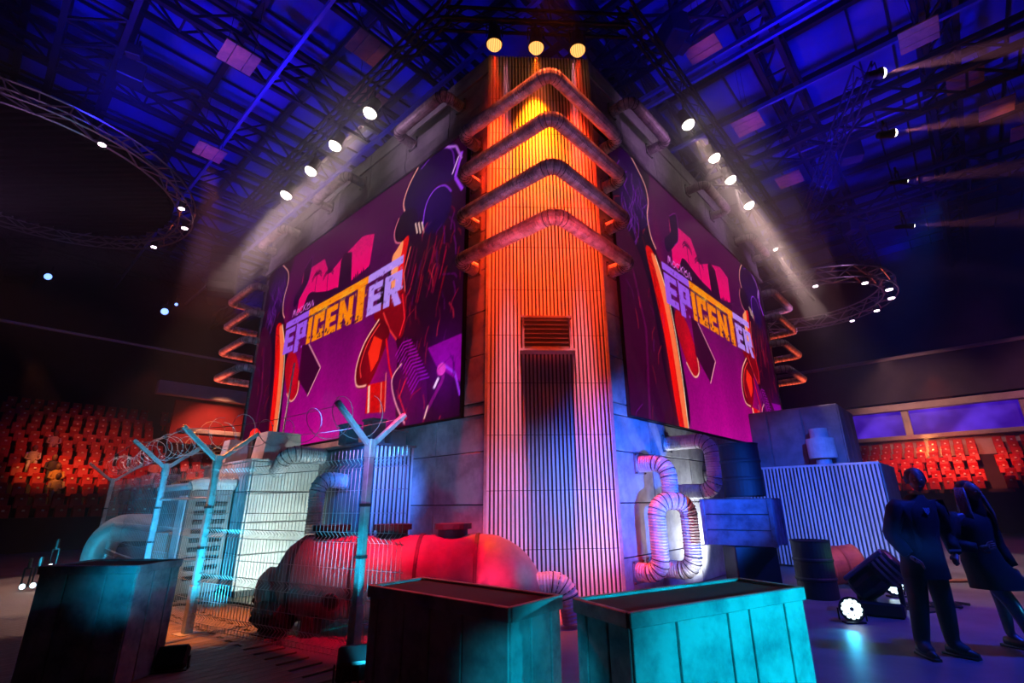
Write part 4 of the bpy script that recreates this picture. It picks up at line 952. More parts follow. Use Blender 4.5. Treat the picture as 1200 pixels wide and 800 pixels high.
# stand + crate + barrel
P = Vector((3.25, 7.85, 0)); rz = R(-1)
st = empty('pedestal', Vector((3.38, 7.98, 0)), 'dark pedestal carrying the stacked crate and barrel beside the white ducts', 'pedestal', rz)
q = MB(); q.bbox((0, 0, .43), (.62, .5, .86), .015); q.build('pedestal_body', BLACK, st)
q = MB(); q.bbox((0, 0, .02), (.7, .58, .04), .01); q.build('pedestal_foot', BLACK, st)
CRATEN = mat('navy_crate_board', (.10, .13, .2), .6, 0, .5, 4, dark=(.03, .04, .07))
cr = empty('crate', Vector((2.78, 8.05, .86)), 'small dark blue crate raised on the pedestal under the black barrel', 'crate', R(-40))
L_, D_, H_ = .98, .50, .66
q = MB(); q.box((L_ / 2, D_ / 2, H_ / 2), (L_ - .04, D_ - .04, H_ - .02)); q.build('crate_core', DARKC, cr)
for k in range(3):
    q = MB(); q.bbox((L_ / 2, .0, (k + .5) * H_ / 3), (L_ - .06, .03, H_ / 3 - .015), .004); q.build('board', CRATEN, cr)
    q = MB(); q.bbox((L_, (k + .5) * D_ / 3, H_ / 2), (.03, D_ / 3 - .015, H_ - .04), .004); q.build('board', CRATEN, cr)
    q = MB(); q.bbox((0, (k + .5) * D_ / 3, H_ / 2), (.03, D_ / 3 - .015, H_ - .04), .004); q.build('board', CRATEN, cr)
for (x, y) in ((0, 0), (L_, 0), (0, D_), (L_, D_)):
    q = MB(); q.bbox((x, y, H_ / 2), (.06, .06, H_), .006); q.build('corner_post', CRATEN, cr)
q = MB(); q.bbox((L_ / 2, D_ / 2, H_ - .01), (L_ + .02, D_ + .02, .03), .006); q.build('crate_lid', CRATED, cr)
def barrel(name, label, loc, r, h, m, tilt=None, lying=None, cap=BARR):
    root = empty(name, loc, label, 'barrel', 0, None); rot = lying or Matrix.Identity(3)
    c = Vector((0, 0, 0))
    prof = [(r * .97, 0), (r, .015), (r, .03)]
    for f in (.33, .66): prof += [(r, h * f - .03), (r * 1.045, h * f - .012), (r * 1.045, h * f + .012), (r, h * f + .03)]
    prof += [(r, h - .03), (r * 1.03, h - .015), (r * 1.03, h), (r * .96, h), (r * .95, h - .02)]
    q = MB(); q.lathe(prof, c, 32, rot); q.build('barrel_shell', m, root)
    q = MB(); q.lathe([(.035, h - .02), (.035, h + .004), (.01, h + .004)], rot @ Vector((r * .55, 0, 0)), 10, rot); q.build('bung', SEAM, root)
    return root
barrel('barrel', 'black ribbed barrel standing on top of the raised blue crate', Vector((3.42, 7.95, 1.55)), .29, .80, BARR)
barrel('barrel', 'black oil barrel with green-lit edge on the floor by the cable drum', Vector((4.72, 8.75, 0)), .29, .86, BARR)
barrel('barrel', 'rust-brown ribbed barrel lying on the floor behind the oil barrel', Vector((5.15, 9.7, .31)), .31, .85, RUST, lying=Matrix.Rotation(R(84), 3, 'Y') @ Matrix.Identity(3))
lamp('barrel_green', 'SPOT', Vector((5.7, 8.0, .35)), Vector((4.95, 8.7, .5)), 25, (.15, 1.0, .3), 50, .6, .05)
lamp('drum_warm', 'SPOT', Vector((6.0, 7.9, 2.6)), Vector((5.6, 9.6, .3)), 130, (1.0, .3, .1), 26, .8, .05)
# moving head fixture lying on the floor
mh = empty('moving_head', Vector((4.85, 7.45, 0)), 'big black moving-head stage light tilted on the floor', 'stage light', R(-38))
q = MB(); q.bbox((0, 0, .09), (.5, .42, .18), .03); q.build('base_box', BLACKG, mh)
for s in (-1, 1):
    q = MB(); q.bbox((s * .24, 0, .3), (.06, .14, .36), .02); q.build('yoke_arm', BLACKG, mh)
rt = Matrix.Rotation(R(-38), 3, 'Y') @ Matrix.Rotation(R(90), 3, 'Y')
q = MB(); q.lathe([(.12, -.34), (.17, -.3), (.19, -.1), (.17, .05), (.21, .1), (.21, .34), (.18, .36)], (0, 0, .46), 20, rt); q.build('head', BLACKG, mh)
for k in range(3):
    q = MB(); q.lathe([(.225, .12 + k * .07), (.235, .12 + k * .07), (.235, .15 + k * .07), (.225, .15 + k * .07)], (0, 0, .46), 20, rt); q.build('cooling_ring', GREYP, mh)
q = MB(); q.bbox(Vector((0, 0, .46)) + rt @ Vector((-.2, 0, .0)), (.06, .34, .62), .015, rot=rt); q.build('side_cover', mat('violet_grey_cover', (.12, .1, .13), .4, 0, .2, 5), mh)
def led_can(label, loc, face, r=.115):
    root = empty('par_lamp', loc, label, 'lamp', 0, 'round LED lamps by the moving head'); d = Vector(face).normalized(); q4 = d.to_track_quat('Z', 'Y').to_matrix(); c = Vector((0, 0, r + .03))
    q = MB(); q.lathe([(r * .6, -.2), (r * .9, -.16), (r * 1.08, -.05), (r * 1.12, 0), (r * 1.12, .02), (r * .98, .02), (r * .98, .0)], c, 22, q4); q.build('housing', BLACK, root)
    q = MB(); q.lathe([(.001, .004), (r * .2, .004), (r * .2, .008), (.001, .008)], c, 10, q4); q.build('lens_hub', SEAM, root)
    for k in range(12):
        a = 2 * math.pi * k / 12; q = MB(); q.lathe([(.001, .002), (r * .2, .002), (r * .17, .012), (.001, .014)], c + q4 @ Vector((r * .72 * math.cos(a), r * .72 * math.sin(a), 0)), 8, q4); q.build('led_lens', LEDC, root)
    for k in range(7):
        a = 2 * math.pi * k / 7; q = MB(); q.lathe([(.001, .002), (r * .2, .002), (r * .17, .012), (.001, .014)], c + q4 @ Vector((r * .36 * math.cos(a), r * .36 * math.sin(a), 0)), 8, q4); q.build('led_lens', LEDC, root)
    q = MB(); q.box((0, 0, .012), (.24, .12, .02)); x = q4 @ Vector((1, 0, 0))
    for s in (-1, 1): q.rod(c + x * s * r * 1.16 - d * .06, Vector((x.x * s * r * 1.16, x.y * s * r * 1.16, .02)) - Vector((d.x, d.y, 0)) * .06, .01, 5)
    q.build('bracket', BLACK, root)
    return root
led_can('round LED lamp facing the camera just left of the moving head', Vector((4.17, 7.02, 0)), (-.45, -1, .05), .13)
led_can('round LED lamp half hidden behind the moving head, beside the man', Vector((5.45, 8.0, .12)), (-.1, -1, .1), .13)
lamp('par_pool', 'SPOT', Vector((4.0, 6.8, .16)), Vector((3.4, 6.3, 0)), 9, CYAN, 90, .9, .05)
fb = MB(); fb.bbox((0, 0, .012), (.5, .36, .024), .006); setp(fb.build('base_plate', BLACK, None, loc=Vector((5.65, 7.75, 0)), rz=R(20)), 'thin flat steel plate on the floor behind the moving head', 'plate')
cb = MB(); cb.sweep([Vector((5.2, 7.9, .03)) + Vector((.12 * t, .16 * math.sin(t * 2.2), 0)) for t in np.linspace(0, 10, 40)], [.02] * 40, 6); setp(cb.build('cable', BLACK), 'tangled black cable on the floor beside the container', 'cable')
rp = MB(); rp.bbox((0, 0, .02), (9, .22, .04), .01); setp(rp.build('lit_edge_strip', RUST, None, loc=Vector((11.3, 10.0, 0)), rz=R(-2)), 'low reddish floor strip running right behind the two people', 'edging')  # added strip, its reddish colour stands for the orange-lit edge of the floor

# ================================================================ stands
def seat_mesh():
    q = MB(); q.bbox((0, .06, .52), (.37, .10, .36), .02, rot=Matrix.Rotation(R(-14), 3, 'X')); q.bbox((0, .2, .70), (.38, .06, .42), .02); q.box((0, .12, .2), (.08, .1, .4))
    q.box((.0, .0, .71), (.08, .02, .07), mi=1); return q.mesh('stadium_seat', [SEATR, PALE_DOT])  # small pale block at the upper front of the seat
SM = seat_mesh()
ORD = ['front', 'second', 'third', 'fourth', 'fifth', 'sixth', 'seventh', 'eighth', 'ninth', 'tenth', 'eleventh', 'twelfth', 'thirteenth', 'fourteenth']
def stand(nm, along, uv0, rows, pitch, rise, z0, lo, hi, cap, facing, lab, grp, kindlabel):
    # along: 'v' -> rows run along AR at u = uv0 + row ; 'u' -> rows run along AL at v = uv0 + row
    base = setp(MB().add([(0, 0, 0)] * 3, [(0, 1, 2)]).build('tmp', ARENA), kind='structure'); bpy.data.objects.remove(base)
    st_ = MB()
    for i in range(rows):
        z = z0 + i * rise; d0 = uv0 + i * pitch
        c = W(d0 + pitch / 2 - .2, (lo + hi) / 2, 0) if along == 'v' else W((lo + hi) / 2, d0 + pitch / 2 - .2, 0)
        dims = (hi - lo + 1, pitch, z) if along == 'v' else (pitch, hi - lo + 1, z)
        # local x = AR, y = AL
        st_.box((c.x, c.y, z / 2), (dims[0] if along == 'v' else pitch, pitch if along == 'v' else dims[1], z), YAW)
    o = st_.build('floor_step_' + nm, ARENA); setp(o, kind='structure'); o.name = 'floor_' + nm
    n = 0; rest = MB(); base_v = [v.co.copy() for v in SM.vertices]; base_f = [tuple(p.vertices) for p in SM.polygons]; bmi = [p.material_index for p in SM.polygons]
    rot = Matrix.Rotation(facing, 3, 'Z'); spots = []
    for i in range(rows):
        z = z0 + i * rise; d0 = uv0 + i * pitch; k = 0; x = lo + random.uniform(0, .5)
        while x < hi:
            if not (int((x + 100) / .54) % 13 == 6):
                spots.append((d0 + .15, x, z))
            x += .54
    for j, (d_, x, z) in enumerate(spots):
        p = W(d_, x, z) if along == 'v' else W(x, d_, z)
        if n < cap:
            o = bpy.data.objects.new('stadium_seat', SM); COL.objects.link(o); o.location = p; o.rotation_euler = (0, 0, facing)
            rw = ORD[int(round((d_ - .15 - uv0) / pitch))]; setp(o, 'red stadium seat with small pale dot in the ' + rw + ' row ' + lab, 'seat', 'red seats in the ' + rw + ' row ' + grp); n += 1
        else:
            rest.v.extend([tuple(rot @ v + p) for v in base_v]); nn = len(rest.v) - len(base_v); rest.f.extend([tuple(a + nn for a in f) for f in base_f]); rest.m.extend(bmi)
    if rest.v:
        setp(rest.build('seat_block', [SEATR, PALE_DOT]), kindlabel, 'seats', None, 'stuff')
    return spots
LS = stand('left_stand', 'v', 22.5, 14, .85, .44, .75, -5.5, 7.5, 160, YAW, 'of the left stand', 'of the left stand', 'upper rows of red stadium seats in the stand left of the tower')
RS = stand('right_stand', 'u', 25.5, 7, .85, .36, 1.5, -10.5, 2.5, 140, YAW - math.pi / 2, 'behind the two people', 'behind the two people', 'upper rows of red stadium seats in the stand behind the two people')
# fronts of the stands
shellwall('wall_stand_left', W(22.2, -7), W(22.2, 8), 0, 1.2)
shellwall('wall_stand_right', W(4, 25.2), W(-12, 25.2), 0, 1.7)
# left booth: red recess with a cream desk
q = MB(); q.box((0, 0, 0), (4.4, .2, 2.3)); setp(q.build('wall_booth', mat('red_recess_paint', (.35, .02, .02), .8, 0, .2, 1), None, loc=W(27.6, 3.6, 6.0), rz=YAW), kind='structure')
q = MB(); q.bbox((0, 0, 0), (3.4, .8, .25), .03); setp(q.build('desk', CREAM, None, loc=W(26.3, 3.2, 5.35), rz=YAW), 'long cream desk in the red alcove above the left stand', 'desk')
q = MB(); q.bbox((0, 0, 0), (6.0, .5, .7), .03); setp(q.build('trim_1', CREAM, None, loc=W(26.4, 3.2, 7.5), rz=YAW), kind='structure')
lamp('booth_light', 'SPOT', W(24.5, 3.0, 7.2), W(26.8, 3.4, 5.6), 700, (1.0, .35, .2), 80, .8, .1)
q = MB(); q.box((0, 0, 0), (30, .1, .12)); setp(q.build('trim_2', CREAM, None, loc=W(26, -2, 9.4), rz=YAW), kind='structure')
# right balcony: fascia, pillars, glowing violet windows
def bal(u0_, u1_, z0, z1, v0, v1, m, name, kind='structure'):
    q = MB(); q.bbox((0, 0, 0), (v1 - v0, u1_ - u0_, z1 - z0), .03); o = q.build(name, m, None, loc=W((u0_ + u1_) / 2, (v0 + v1) / 2, (z0 + z1) / 2), rz=YAW); o['kind'] = kind; return o
VW = 31.5
bal(-14, 10, 6.45, 6.85, VW - .6, VW, CREAM, 'trim_3')
bal(-14, 10, 7.0, 9.6, VW - .3, VW, ARENA, 'wall_balcony')
bal(-14, 10, 9.5, 9.7, VW - .8, VW - .6, CREAM, 'trim_4')
bal(-14, 10, 4.75, 5.0, VW - .5, VW, CREAM, 'trim_5')
bal(-14, 10, 3.0, 4.75, VW - .2, VW + .1, CREAM, 'wall_back_right')
pil = [8.0, 4.9, 2.0, -2.1, -7.2, -9.0, -13.0]
for i, u in enumerate(pil): bal(u - .18, u + .18, 4.9, 6.5, VW - .45, VW, CREAM, 'trim_%d' % (6 + i))
def winmat():
    m = bpy.data.materials.new('violet_lit_pane'); m.use_nodes = True; nt = m.node_tree; N = nt.nodes; L = nt.links; b = N['Principled BSDF']
    tc = N.new('ShaderNodeTexCoord'); nz = N.new('ShaderNodeTexNoise'); nz.inputs['Scale'].default_value = .6; cr = N.new('ShaderNodeValToRGB')
    cr.color_ramp.elements[0].position = .4; cr.color_ramp.elements[0].color = (.03, .0, .35, 1); cr.color_ramp.elements[1].position = .68; cr.color_ramp.elements[1].color = (.13, .035, .95, 1)
    L.new(tc.outputs['Object'], nz.inputs['Vector']); L.new(nz.outputs['Fac'], cr.inputs['Fac']); L.new(cr.outputs['Color'], b.inputs['Emission Color']); b.inputs['Emission Strength'].default_value = .75; b.inputs['Base Color'].default_value = (.02, .01, .05, 1); return m
WM = winmat()
for i, (a, b) in enumerate(zip(pil[1:], pil[:-1])): bal(a + .18, b - .18, 5.0, 6.45, VW - .15, VW - .05, WM, 'window_%d' % (i + 1))
lamp('fascia_wash', 'SPOT', W(-2, 26, 8.5), W(-3, VW, 6.5), 900, (1.0, .45, .4), 80, .9, .2)
lamp('fascia_wash', 'SPOT', W(-9, 26, 8.5), W(-9, VW, 6.5), 500, (1.0, .3, .5), 80, .9, .2)

# ================================================================ people
def figure(name, J, E, mats_, sub=2):
    pass
def skin_mesh(name, nodes, edges, m, parent, sub=2):
    """one continuous skinned surface: nodes {key: (pos, radius)}"""
    keys = list(nodes); me = bpy.data.meshes.new(name); me.from_pydata([nodes[k][0] for k in keys], [(keys.index(a), keys.index(b)) for a, b in edges], [])
    o = bpy.data.objects.new(name, me); COL.objects.link(o)
    bpy.context.view_layer.objects.active = o
    sk = o.modifiers.new('s', 'SKIN'); sk.use_smooth_shade = True
    for i, k in enumerate(keys):
        rd = nodes[k][1]; rd = (rd, rd) if not isinstance(rd, tuple) else rd
        me.skin_vertices[0].data[i].radius = rd
        me.skin_vertices[0].data[i].use_root = (i == 0)
    ss = o.modifiers.new('u', 'SUBSURF'); ss.levels = sub; ss.render_levels = sub
    dg = bpy.context.evaluated_depsgraph_get(); me2 = bpy.data.meshes.new_from_object(o.evaluated_get(dg)); me2.materials.clear(); me2.materials.append(m); me2.shade_smooth()
    bpy.data.objects.remove(o); o2 = bpy.data.objects.new(name, me2); COL.objects.link(o2); o2.parent = parent; return o2
CLOTH = mat('black_cloth', (.007, .007, .01), .75, 0, .3, 12); JEAN = mat('dark_jeans', (.014, .016, .025), .7, 0, .3, 12); SKIN = mat('skin', (.2, .11, .08), .5, 0, .1, 6)
HAIRD = mat('dark_hair', (.02, .015, .015), .5, 0, .2, 20); HAIRB = mat('long_brown_hair', (.18, .12, .12), .45, 0, .3, 14, stretch=(6, 6, 1)); SHOE = mat('black_shoes', (.015, .015, .015), .4, 0, 0)
def hand(parent, wrist, d, side, m=SKIN, curl=.4):
    d = Vector(d).normalized(); x = Vector(side).normalized(); n = d.cross(x).normalized(); q = {}
    q['p0'] = (Vector(wrist), .028); q['p1'] = (Vector(wrist) + d * .05, (.038, .02)); q['p2'] = (Vector(wrist) + d * .085, (.038, .018)); ed = [('p0', 'p1'), ('p1', 'p2')]
    for i, (o_, l_) in enumerate(((-.03, .062), (-.010, .072), (.011, .067), (.031, .052))):
        b = Vector(wrist) + d * .088 + x * o_; m1 = b + d * l_ * .5 - n * l_ * .1; t = m1 + (d * (1 - curl) - n * curl).normalized() * l_ * .5
        q['a%d' % i] = (b, .010); q['b%d' % i] = (m1, .009); q['c%d' % i] = (t, .0075); ed += [('p2', 'a%d' % i), ('a%d' % i, 'b%d' % i), ('b%d' % i, 'c%d' % i)]
    b = Vector(wrist) + d * .03 + x * -.035; q['t0'] = (b, .012); q['t1'] = (b + d * .035 - x * .025, .0105); q['t2'] = (b + d * .065 - x * .03 - n * .01, .009); ed += [('p1', 't0'), ('t0', 't1'), ('t1', 't2')]
    return skin_mesh('hand', q, ed, m, parent, 1)
def head(parent, c, face, h=.235, m=SKIN):
    # head surface from a stretched sphere with brow, nose, chin
    c = Vector(c); f = Vector(face).normalized(); up = Vector((0, 0, 1)); r_ = f.cross(up).normalized(); bm = bmesh.new(); bmesh.ops.create_uvsphere(bm, u_segments=28, v_segments=22, radius=1)
    for v in bm.verts:
        x, y, z = v.co
        wdt = .078 * (1 - .28 * max(0, -z) ** 1.5); dp = .098 * (1 - .12 * max(0, -z)); hh = h / 2
        X, Y, Z = x * wdt, y * dp, z * hh
        if y > .3:
            nose = math.exp(-(x / .16) ** 2) * math.exp(-((z + .12) / .2) ** 2); Y += .026 * nose
            Y -= .012 * (math.exp(-((abs(x) - .38) / .16) ** 2) * math.exp(-((z - .05) / .1) ** 2)); Y += .007 * math.exp(-((z - .2) / .08) ** 2) * math.exp(-(x / .6) ** 2)
            Y += .008 * math.exp(-(x / .3) ** 2) * math.exp(-((z + .5) / .07) ** 2); Y += .012 * math.exp(-(x / .3) ** 2) * math.exp(-((z + .85) / .15) ** 2)
        v.co = c + r_ * X + f * Y + up * Z
    me = bpy.data.meshes.new('head'); bm.to_mesh(me); bm.free(); me.materials.append(m); me.shade_smooth(); o = bpy.data.objects.new('head', me); COL.objects.link(o); o.parent = parent
    e = MB()
    for s in (-1, 1):
        e.lathe([(.001, -.006), (.022, -.004), (.03, .004), (.02, .012), (.001, .012)], c + r_ * s * .078 - f * .005 - up * .005, 10, (r_ * s).to_track_quat('Z', 'Y').to_matrix())
    e.build('ears', m, parent, True)
    e = MB()
    for s in (-1, 1): e.lathe([(.001, -.01), (.009, -.006), (.012, 0), (.009, .006), (.001, .01)], c + r_ * s * .031 + f * .082 + up * .004, 10)
    e.build('eyes', mat('eye_white', (.5, .5, .5), .2, 0, 0), parent, True)
    e = MB(); e.sweep([c + r_ * k * .012 + f * (.091 - .0018 * k * k) - up * .062 for k in (-2, -1, 0, 1, 2)], [.003, .006, .007, .006, .003], 6); e.build('mouth', mat('lips', (.35, .1, .1), .4, 0, 0), parent, True)
    return o
# man
mx, my = 4.14, 5.6
man = empty('person', Vector((mx, my, 0)), 'person in black jacket with small chest badge standing with feet apart', 'person')
V = Vector
N_ = {'pelvis': (V((.04, .02, .93)), (.175, .125)), 'belly': (V((.05, .02, 1.08)), (.17, .125)), 'chest': (V((.07, .0, 1.30)), (.2, .135)), 'neckb': (V((.10, .0, 1.46)), (.10, .09)), 'neck': (V((.125, -.01, 1.55)), (.062, .062)),
      'shl': (V((-.11, .0, 1.405)), .085), 'ell': (V((-.22, .03, 1.13)), .062), 'wrl': (V((-.14, -.06, .93)), .045), 'shr': (V((.30, .0, 1.40)), .085), 'elr': (V((.40, .04, 1.13)), .062), 'wrr': (V((.33, -.08, .95)), .045)}
E_ = [('pelvis', 'belly'), ('belly', 'chest'), ('chest', 'neckb'), ('neckb', 'neck'), ('chest', 'shl'), ('shl', 'ell'), ('ell', 'wrl'), ('chest', 'shr'), ('shr', 'elr'), ('elr', 'wrr')]
N_.update({'hipl': (V((-.06, .02, .86)), .12), 'knl': (V((-.12, .0, .48)), .092), 'anl': (V((-.16, .03, .10)), .072), 'hipr': (V((.13, .02, .86)), .12), 'knr': (V((.14, .0, .48)), .092), 'anr': (V((.15, .03, .10)), .072), 'tol': (V((-.18, -.11, .05)), .05), 'tor': (V((.21, -.10, .05)), .05)})
E_ += [('pelvis', 'hipl'), ('hipl', 'knl'), ('knl', 'anl'), ('anl', 'tol'), ('pelvis', 'hipr'), ('hipr', 'knr'), ('knr', 'anr'), ('anr', 'tor')]
skin_mesh('body', N_, E_, JEAN, man, 2)
def jacket(parent, c0, c1, prof, m, name='jacket'):
    # open-bottomed coat shell: list of (z, rx, ry, cx, cy)
    q = MB(); n = 28; vs = []
    for (z, rx_, ry_, cx, cy) in prof:
        for i in range(n):
            a = 2 * math.pi * i / n; k = 1 + .03 * math.sin(5 * a + z * 9)
            vs.append((cx + rx_ * k * math.cos(a), cy + ry_ * k * math.sin(a), z))
    q.add(vs, [(j * n + i, j * n + (i + 1) % n, (j + 1) * n + (i + 1) % n, (j + 1) * n + i) for j in range(len(prof) - 1) for i in range(n)]); return q.build(name, m, parent, True)
jacket(man, 0, 0, [(.71, .225, .16, .04, .01), (.80, .225, .16, .04, .01), (.95, .20, .15, .05, .01), (1.1, .195, .145, .05, .01), (1.26, .21, .15, .07, 0), (1.36, .205, .14, .085, 0), (1.42, .175, .12, .10, 0), (1.47, .125, .10, .11, 0), (1.53, .075, .075, .12, 0)], CLOTH)
for (a, b, c_) in ((N_['shl'][0], N_['ell'][0], N_['wrl'][0]), (N_['shr'][0], N_['elr'][0], N_['wrr'][0])):
    q = MB(); pts = [a, a.lerp(b, .5), b.lerp(a, .08), b.lerp(c_, .1), b.lerp(c_, .55), b.lerp(c_, .95)]; q.sweep([pts[0] + V((0, 0, .035)) + (pts[0] - pts[1]) * .3] + pts, [.045, .092, .086, .078, .074, .066, .058], 14); q.build('sleeve', CLOTH, man, True)
hand(man, N_['wrl'][0], (.5, -.35, -.6), (0, 1, 0)); hand(man, N_['wrr'][0], (-.5, -.4, -.5), (0, -1, 0))
head(man, (.16, -.02, 1.69), (-.45, -.9, -.15), .255)
q = MB(); q.lathe([(.001, .118), (.05, .108), (.085, .07), (.098, .01), (.096, -.035), (.085, -.05)], (.168, .005, 1.70), 22); q.build('hair', HAIRD, man, True)
q = MB(); c = V((.09, -.155, 1.37)); q.add([c + V((-.03, 0, .03)), c + V((.03, 0, .03)), c + V((.028, 0, -.01)), c + V((0, 0, -.04)), c + V((-.028, 0, -.01))], [(0, 4, 3, 2, 1)]); q.add([c + V((-.03, .01, .03)), c + V((.03, .01, .03)), c + V((0, .01, -.04))], [(0, 1, 2)]); q.build('chest_badge', mat('badge_print', (.5, .75, 1.0), .4, 0, .5, 60, dark=(.05, .15, .3)), man)
q = MB(); q.box((.30, -.12, .98), (.12, .008, .02)); q.build('pocket_trim', GREYP, man)
def shoe(parent, an, to):
    q = MB(); d = (to - an); d.z = 0; d.normalize(); h0 = V((an.x, an.y, 0)) - d * .06; q.sweep([h0 + V((0, 0, .05)), h0 + d * .07 + V((0, 0, .055)), h0 + d * .16 + V((0, 0, .045)), h0 + d * .26 + V((0, 0, .035))], [.045, .052, .048, .028], 12); q.box(h0 + d * .11 + V((0, 0, .012)), (.30, .085, .022), math.atan2(d.y, d.x)); q.build('shoe', SHOE, parent, True)
shoe(man, N_['anl'][0], N_['tol'][0]); shoe(man, N_['anr'][0], N_['tor'][0])
# woman
wo = empty('person', Vector((4.83, 5.62, 0)), 'person with long hair and loose dark coat striding in tight shiny trousers', 'person')
N_ = {'pelvis': (V((-.02, .02, .88)), (.15, .115)), 'belly': (V((-.03, .02, 1.02)), (.125, .1)), 'chest': (V((-.04, .0, 1.20)), (.155, .115)), 'neckb': (V((-.0, .0, 1.335)), (.08, .07)), 'neck': (V((.02, -.01, 1.42)), (.05, .05)),
      'shl': (V((-.21, .0, 1.285)), .068), 'ell': (V((-.31, -.02, 1.03)), .05), 'wrl': (V((-.16, -.16, 1.0)), .036), 'shr': (V((.15, .0, 1.28)), .068), 'elr': (V((.22, .04, 1.02)), .05), 'wrr': (V((.25, -.04, .80)), .036),
      'hipl': (V((-.08, .0, .82)), .10), 'knl': (V((.08, -.10, .46)), .068), 'anl': (V((.24, -.06, .09)), .045), 'hipr': (V((.07, .03, .82)), .10), 'knr': (V((.17, .12, .47)), .068), 'anr': (V((.28, .26, .12)), .045), 'tol': (V((.27, -.20, .04)), .034), 'tor': (V((.31, .14, .045)), .034)}
E_ = [('pelvis', 'belly'), ('belly', 'chest'), ('chest', 'neckb'), ('neckb', 'neck'), ('chest', 'shl'), ('shl', 'ell'), ('ell', 'wrl'), ('chest', 'shr'), ('shr', 'elr'), ('elr', 'wrr'), ('pelvis', 'hipl'), ('hipl', 'knl'), ('knl', 'anl'), ('anl', 'tol'), ('pelvis', 'hipr'), ('hipr', 'knr'), ('knr', 'anr'), ('anr', 'tor')]
LEG = mat('shiny_leggings', (.07, .08, .12), .25, 0, .2, 10); skin_mesh('body', N_, E_, LEG, wo, 2)
jacket(wo, 0, 0, [(.60, .29, .20, .12, .02), (.72, .25, .17, .07, .01), (.86, .20, .15, .0, .01), (1.0, .165, .13, -.02, .01), (1.18, .185, .135, -.03, 0), (1.27, .19, .12, -.03, 0), (1.33, .13, .09, -.01, 0), (1.39, .065, .06, .01, 0)], CLOTH, 'coat')
for (a, b, c_) in ((N_['shl'][0], N_['ell'][0], N_['wrl'][0]), (N_['shr'][0], N_['elr'][0], N_['wrr'][0])):
    q = MB(); pts = [a, a.lerp(b, .5), b.lerp(a, .08), b.lerp(c_, .1), b.lerp(c_, .55), b.lerp(c_, .95)]; q.sweep([pts[0] + V((0, 0, .03)) + (pts[0] - pts[1]) * .3] + pts, [.035, .074, .07, .066, .062, .056, .05], 14); q.build('sleeve', CLOTH, wo, True)
hand(wo, N_['wrl'][0], (.6, -.4, .2), (0, 0, 1)); hand(wo, N_['wrr'][0], (.1, -.3, -.9), (0, -1, 0))
head(wo, (.03, -.03, 1.55), (.2, -1, 0), .22)
q = MB(); q.lathe([(.001, .12), (.05, .11), (.085, .07), (.10, .0), (.105, -.08), (.12, -.20), (.11, -.32), (.05, -.36)], (.035, .02, 1.56), 22); q.build('hair', HAIRD, wo, True)
for k in range(12):
    s = -1 if k < 6 else 1; j = k % 6; x = .035 + s * (.085 + .008 * j); q = MB(); q.sweep([(x * .9, -.04 + .012 * j, 1.60), (x + s * .01, -.06 + .012 * j, 1.48), (x + s * .035, -.09 + .01 * j, 1.34), (x + s * .02, -.12 + .01 * j, 1.20 - .01 * j)], [.012, .022, .02, .006], 7); q.build('hair_lock', HAIRB, wo, True)
shoe(wo, N_['anl'][0], N_['tol'][0]); shoe(wo, N_['anr'][0], N_['tor'][0])
lamp('people_rim', 'SPOT', Vector((6.4, 4.6, .25)), Vector((5.02, 5.55, .35)), 40, (.05, .6, 1.0), 16, .8, .05)
# spectators
random.seed(21); OUT = [mat('shirt_%s' % n, c, .7, 0, .2, 8) for n, c in (('tan', (.6, .4, .2)), ('white', (.7, .65, .55)), ('dark', (.05, .04, .05)), ('ochre', (.6, .35, .08)))]
SKM = {}
def spectator(p, rz, m, lab):
    key = m.name
    if key not in SKM:
        q = MB(); q.sweep([(0, .08, .48), (0, .1, .72), (0, .08, .98), (0, .05, 1.06)], [.16, .17, .19, .07], 10); 
        for s in (-1, 1):
            q.sweep([(s * .1, .05, .52), (s * .11, -.35, .56), (s * .11, -.38, .1)], [.08, .07, .05], 8); q.sweep([(s * .2, .06, .96), (s * .24, -.05, .72), (s * .1, -.28, .66)], [.055, .045, .035], 8)
        q.sweep([(0, .04, 1.04), (0, .02, 1.12), (0, .01, 1.22), (0, .02, 1.32)], [.05, .085, .1, .05], 10, mi=1)
        SKM[key] = q.mesh('person', [m, SKIN], True)
    o = bpy.data.objects.new('person', SKM[key]); COL.objects.link(o); o.location = p; o.rotation_euler = (0, 0, rz); setp(o, lab, 'person', 'spectators in the left stand')
pick = [s_ for s_ in LS if 23.2 < s_[0] < 31 and -4.6 < s_[1] < 3]; rows_ = sorted({round(s_[0], 2) for s_ in pick})
for k, rw in enumerate([0, 1, 1, 2, 2, 3, 3, 4, 5, 6]):
    c_ = [p for p in pick if round(p[0], 2) == rows_[rw]]; d_, x, z = random.choice(c_[:len(c_) // 2] if k % 2 else c_[len(c_) // 2:]); m = OUT[(k * 3 + rw) % 4]
    spectator(W(d_ - .02, x, z), YAW, m, 'spectator in ' + {'shirt_tan': 'tan', 'shirt_white': 'white', 'shirt_dark': 'dark', 'shirt_ochre': 'ochre'}[m.name.split('.')[0]] + ' clothes, ' + ('outer' if k % 2 else 'inner') + ' half of the ' + ORD[rw + 1] + ' row, left stand')
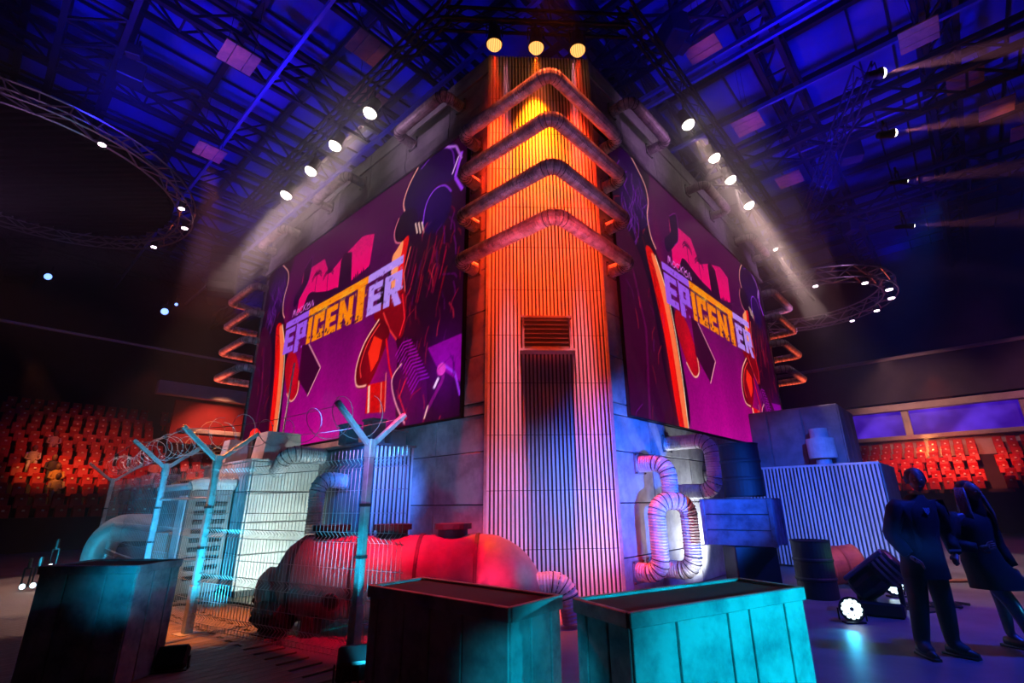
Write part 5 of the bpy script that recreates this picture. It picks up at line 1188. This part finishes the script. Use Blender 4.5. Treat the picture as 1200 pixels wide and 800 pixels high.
# black wheeled trolley at the lower left edge
tr = empty('trolley', Vector((-6.6, 5.5, 0)), 'black folded trolley frame at the left picture edge beside the small crate', 'trolley', R(25))
q = MB(); q.bbox((0, 0, .35), (.7, .45, .05), .01); q.build('platform', BLACK, tr)
for s in (-1, 1):
    q = MB(); q.rod((s * .3, -.2, .05), (-s * .25, .2, .7), .025, 8); q.build('frame_bar', BLACK, tr)
    q = MB(); q.lathe([(.05, -.02), (.07, -.015), (.07, .015), (.05, .02)], (s * .3, -.2, .07), 14, Matrix.Rotation(R(90), 3, 'X')); q.build('wheel', BLACK, tr)

# ================================================================ haze
hz = MB(); hz.box((0, 0, 9.9), (51.6, 51.6, 19.7), YAW)
HM = bpy.data.materials.new('thin_haze'); HM.use_nodes = True; nt = HM.node_tree; nt.nodes.clear()
ou = nt.nodes.new('ShaderNodeOutputMaterial'); vs_ = nt.nodes.new('ShaderNodeVolumeScatter'); vs_.inputs['Density'].default_value = .0024; vs_.inputs['Anisotropy'].default_value = .25; vs_.inputs['Color'].default_value = (1, 1, 1, 1)
nt.links.new(vs_.outputs[0], ou.inputs['Volume'])
hzo = hz.build('haze', HM, None, loc=W(13, 12, 0)); setp(hzo, 'thin stage haze filling the hall', 'haze', None, 'stuff')

HL = HM.copy(); HL.name = 'upper_haze'
[n for n in HL.node_tree.nodes if n.type == 'VOLUME_SCATTER'][0].inputs['Density'].default_value = .003
hl = MB(); hl.box((0, 0, 0), (51.6, 51.6, 6.5), YAW)
setp(hl.build('haze', HL, None, loc=W(13.01, 12.01, 11.0)), 'denser layer of stage haze around the spotlights under the roof', 'haze', None, 'stuff')

HS = HM.copy(); HS.name = 'spot_smoke'
[n for n in HS.node_tree.nodes if n.type == 'VOLUME_SCATTER'][0].inputs['Density'].default_value = .07
for lab, (v0, v1, u0_, u1_) in (('smoke drifting in the spotlight beams along the left coping', (-2.4, -.02, 2.2, 13.5)), ('smoke drifting in the spotlight beams along the right coping', (2.2, 13.5, -2.4, -.02))):
    q = MB(); q.box((0, 0, 0), (v1 - v0, u1_ - u0_, 4.1)); setp(q.build('smoke', HS, None, loc=W((u0_ + u1_) / 2, (v0 + v1) / 2, 9.3), rz=YAW), lab, 'smoke', None, 'stuff')
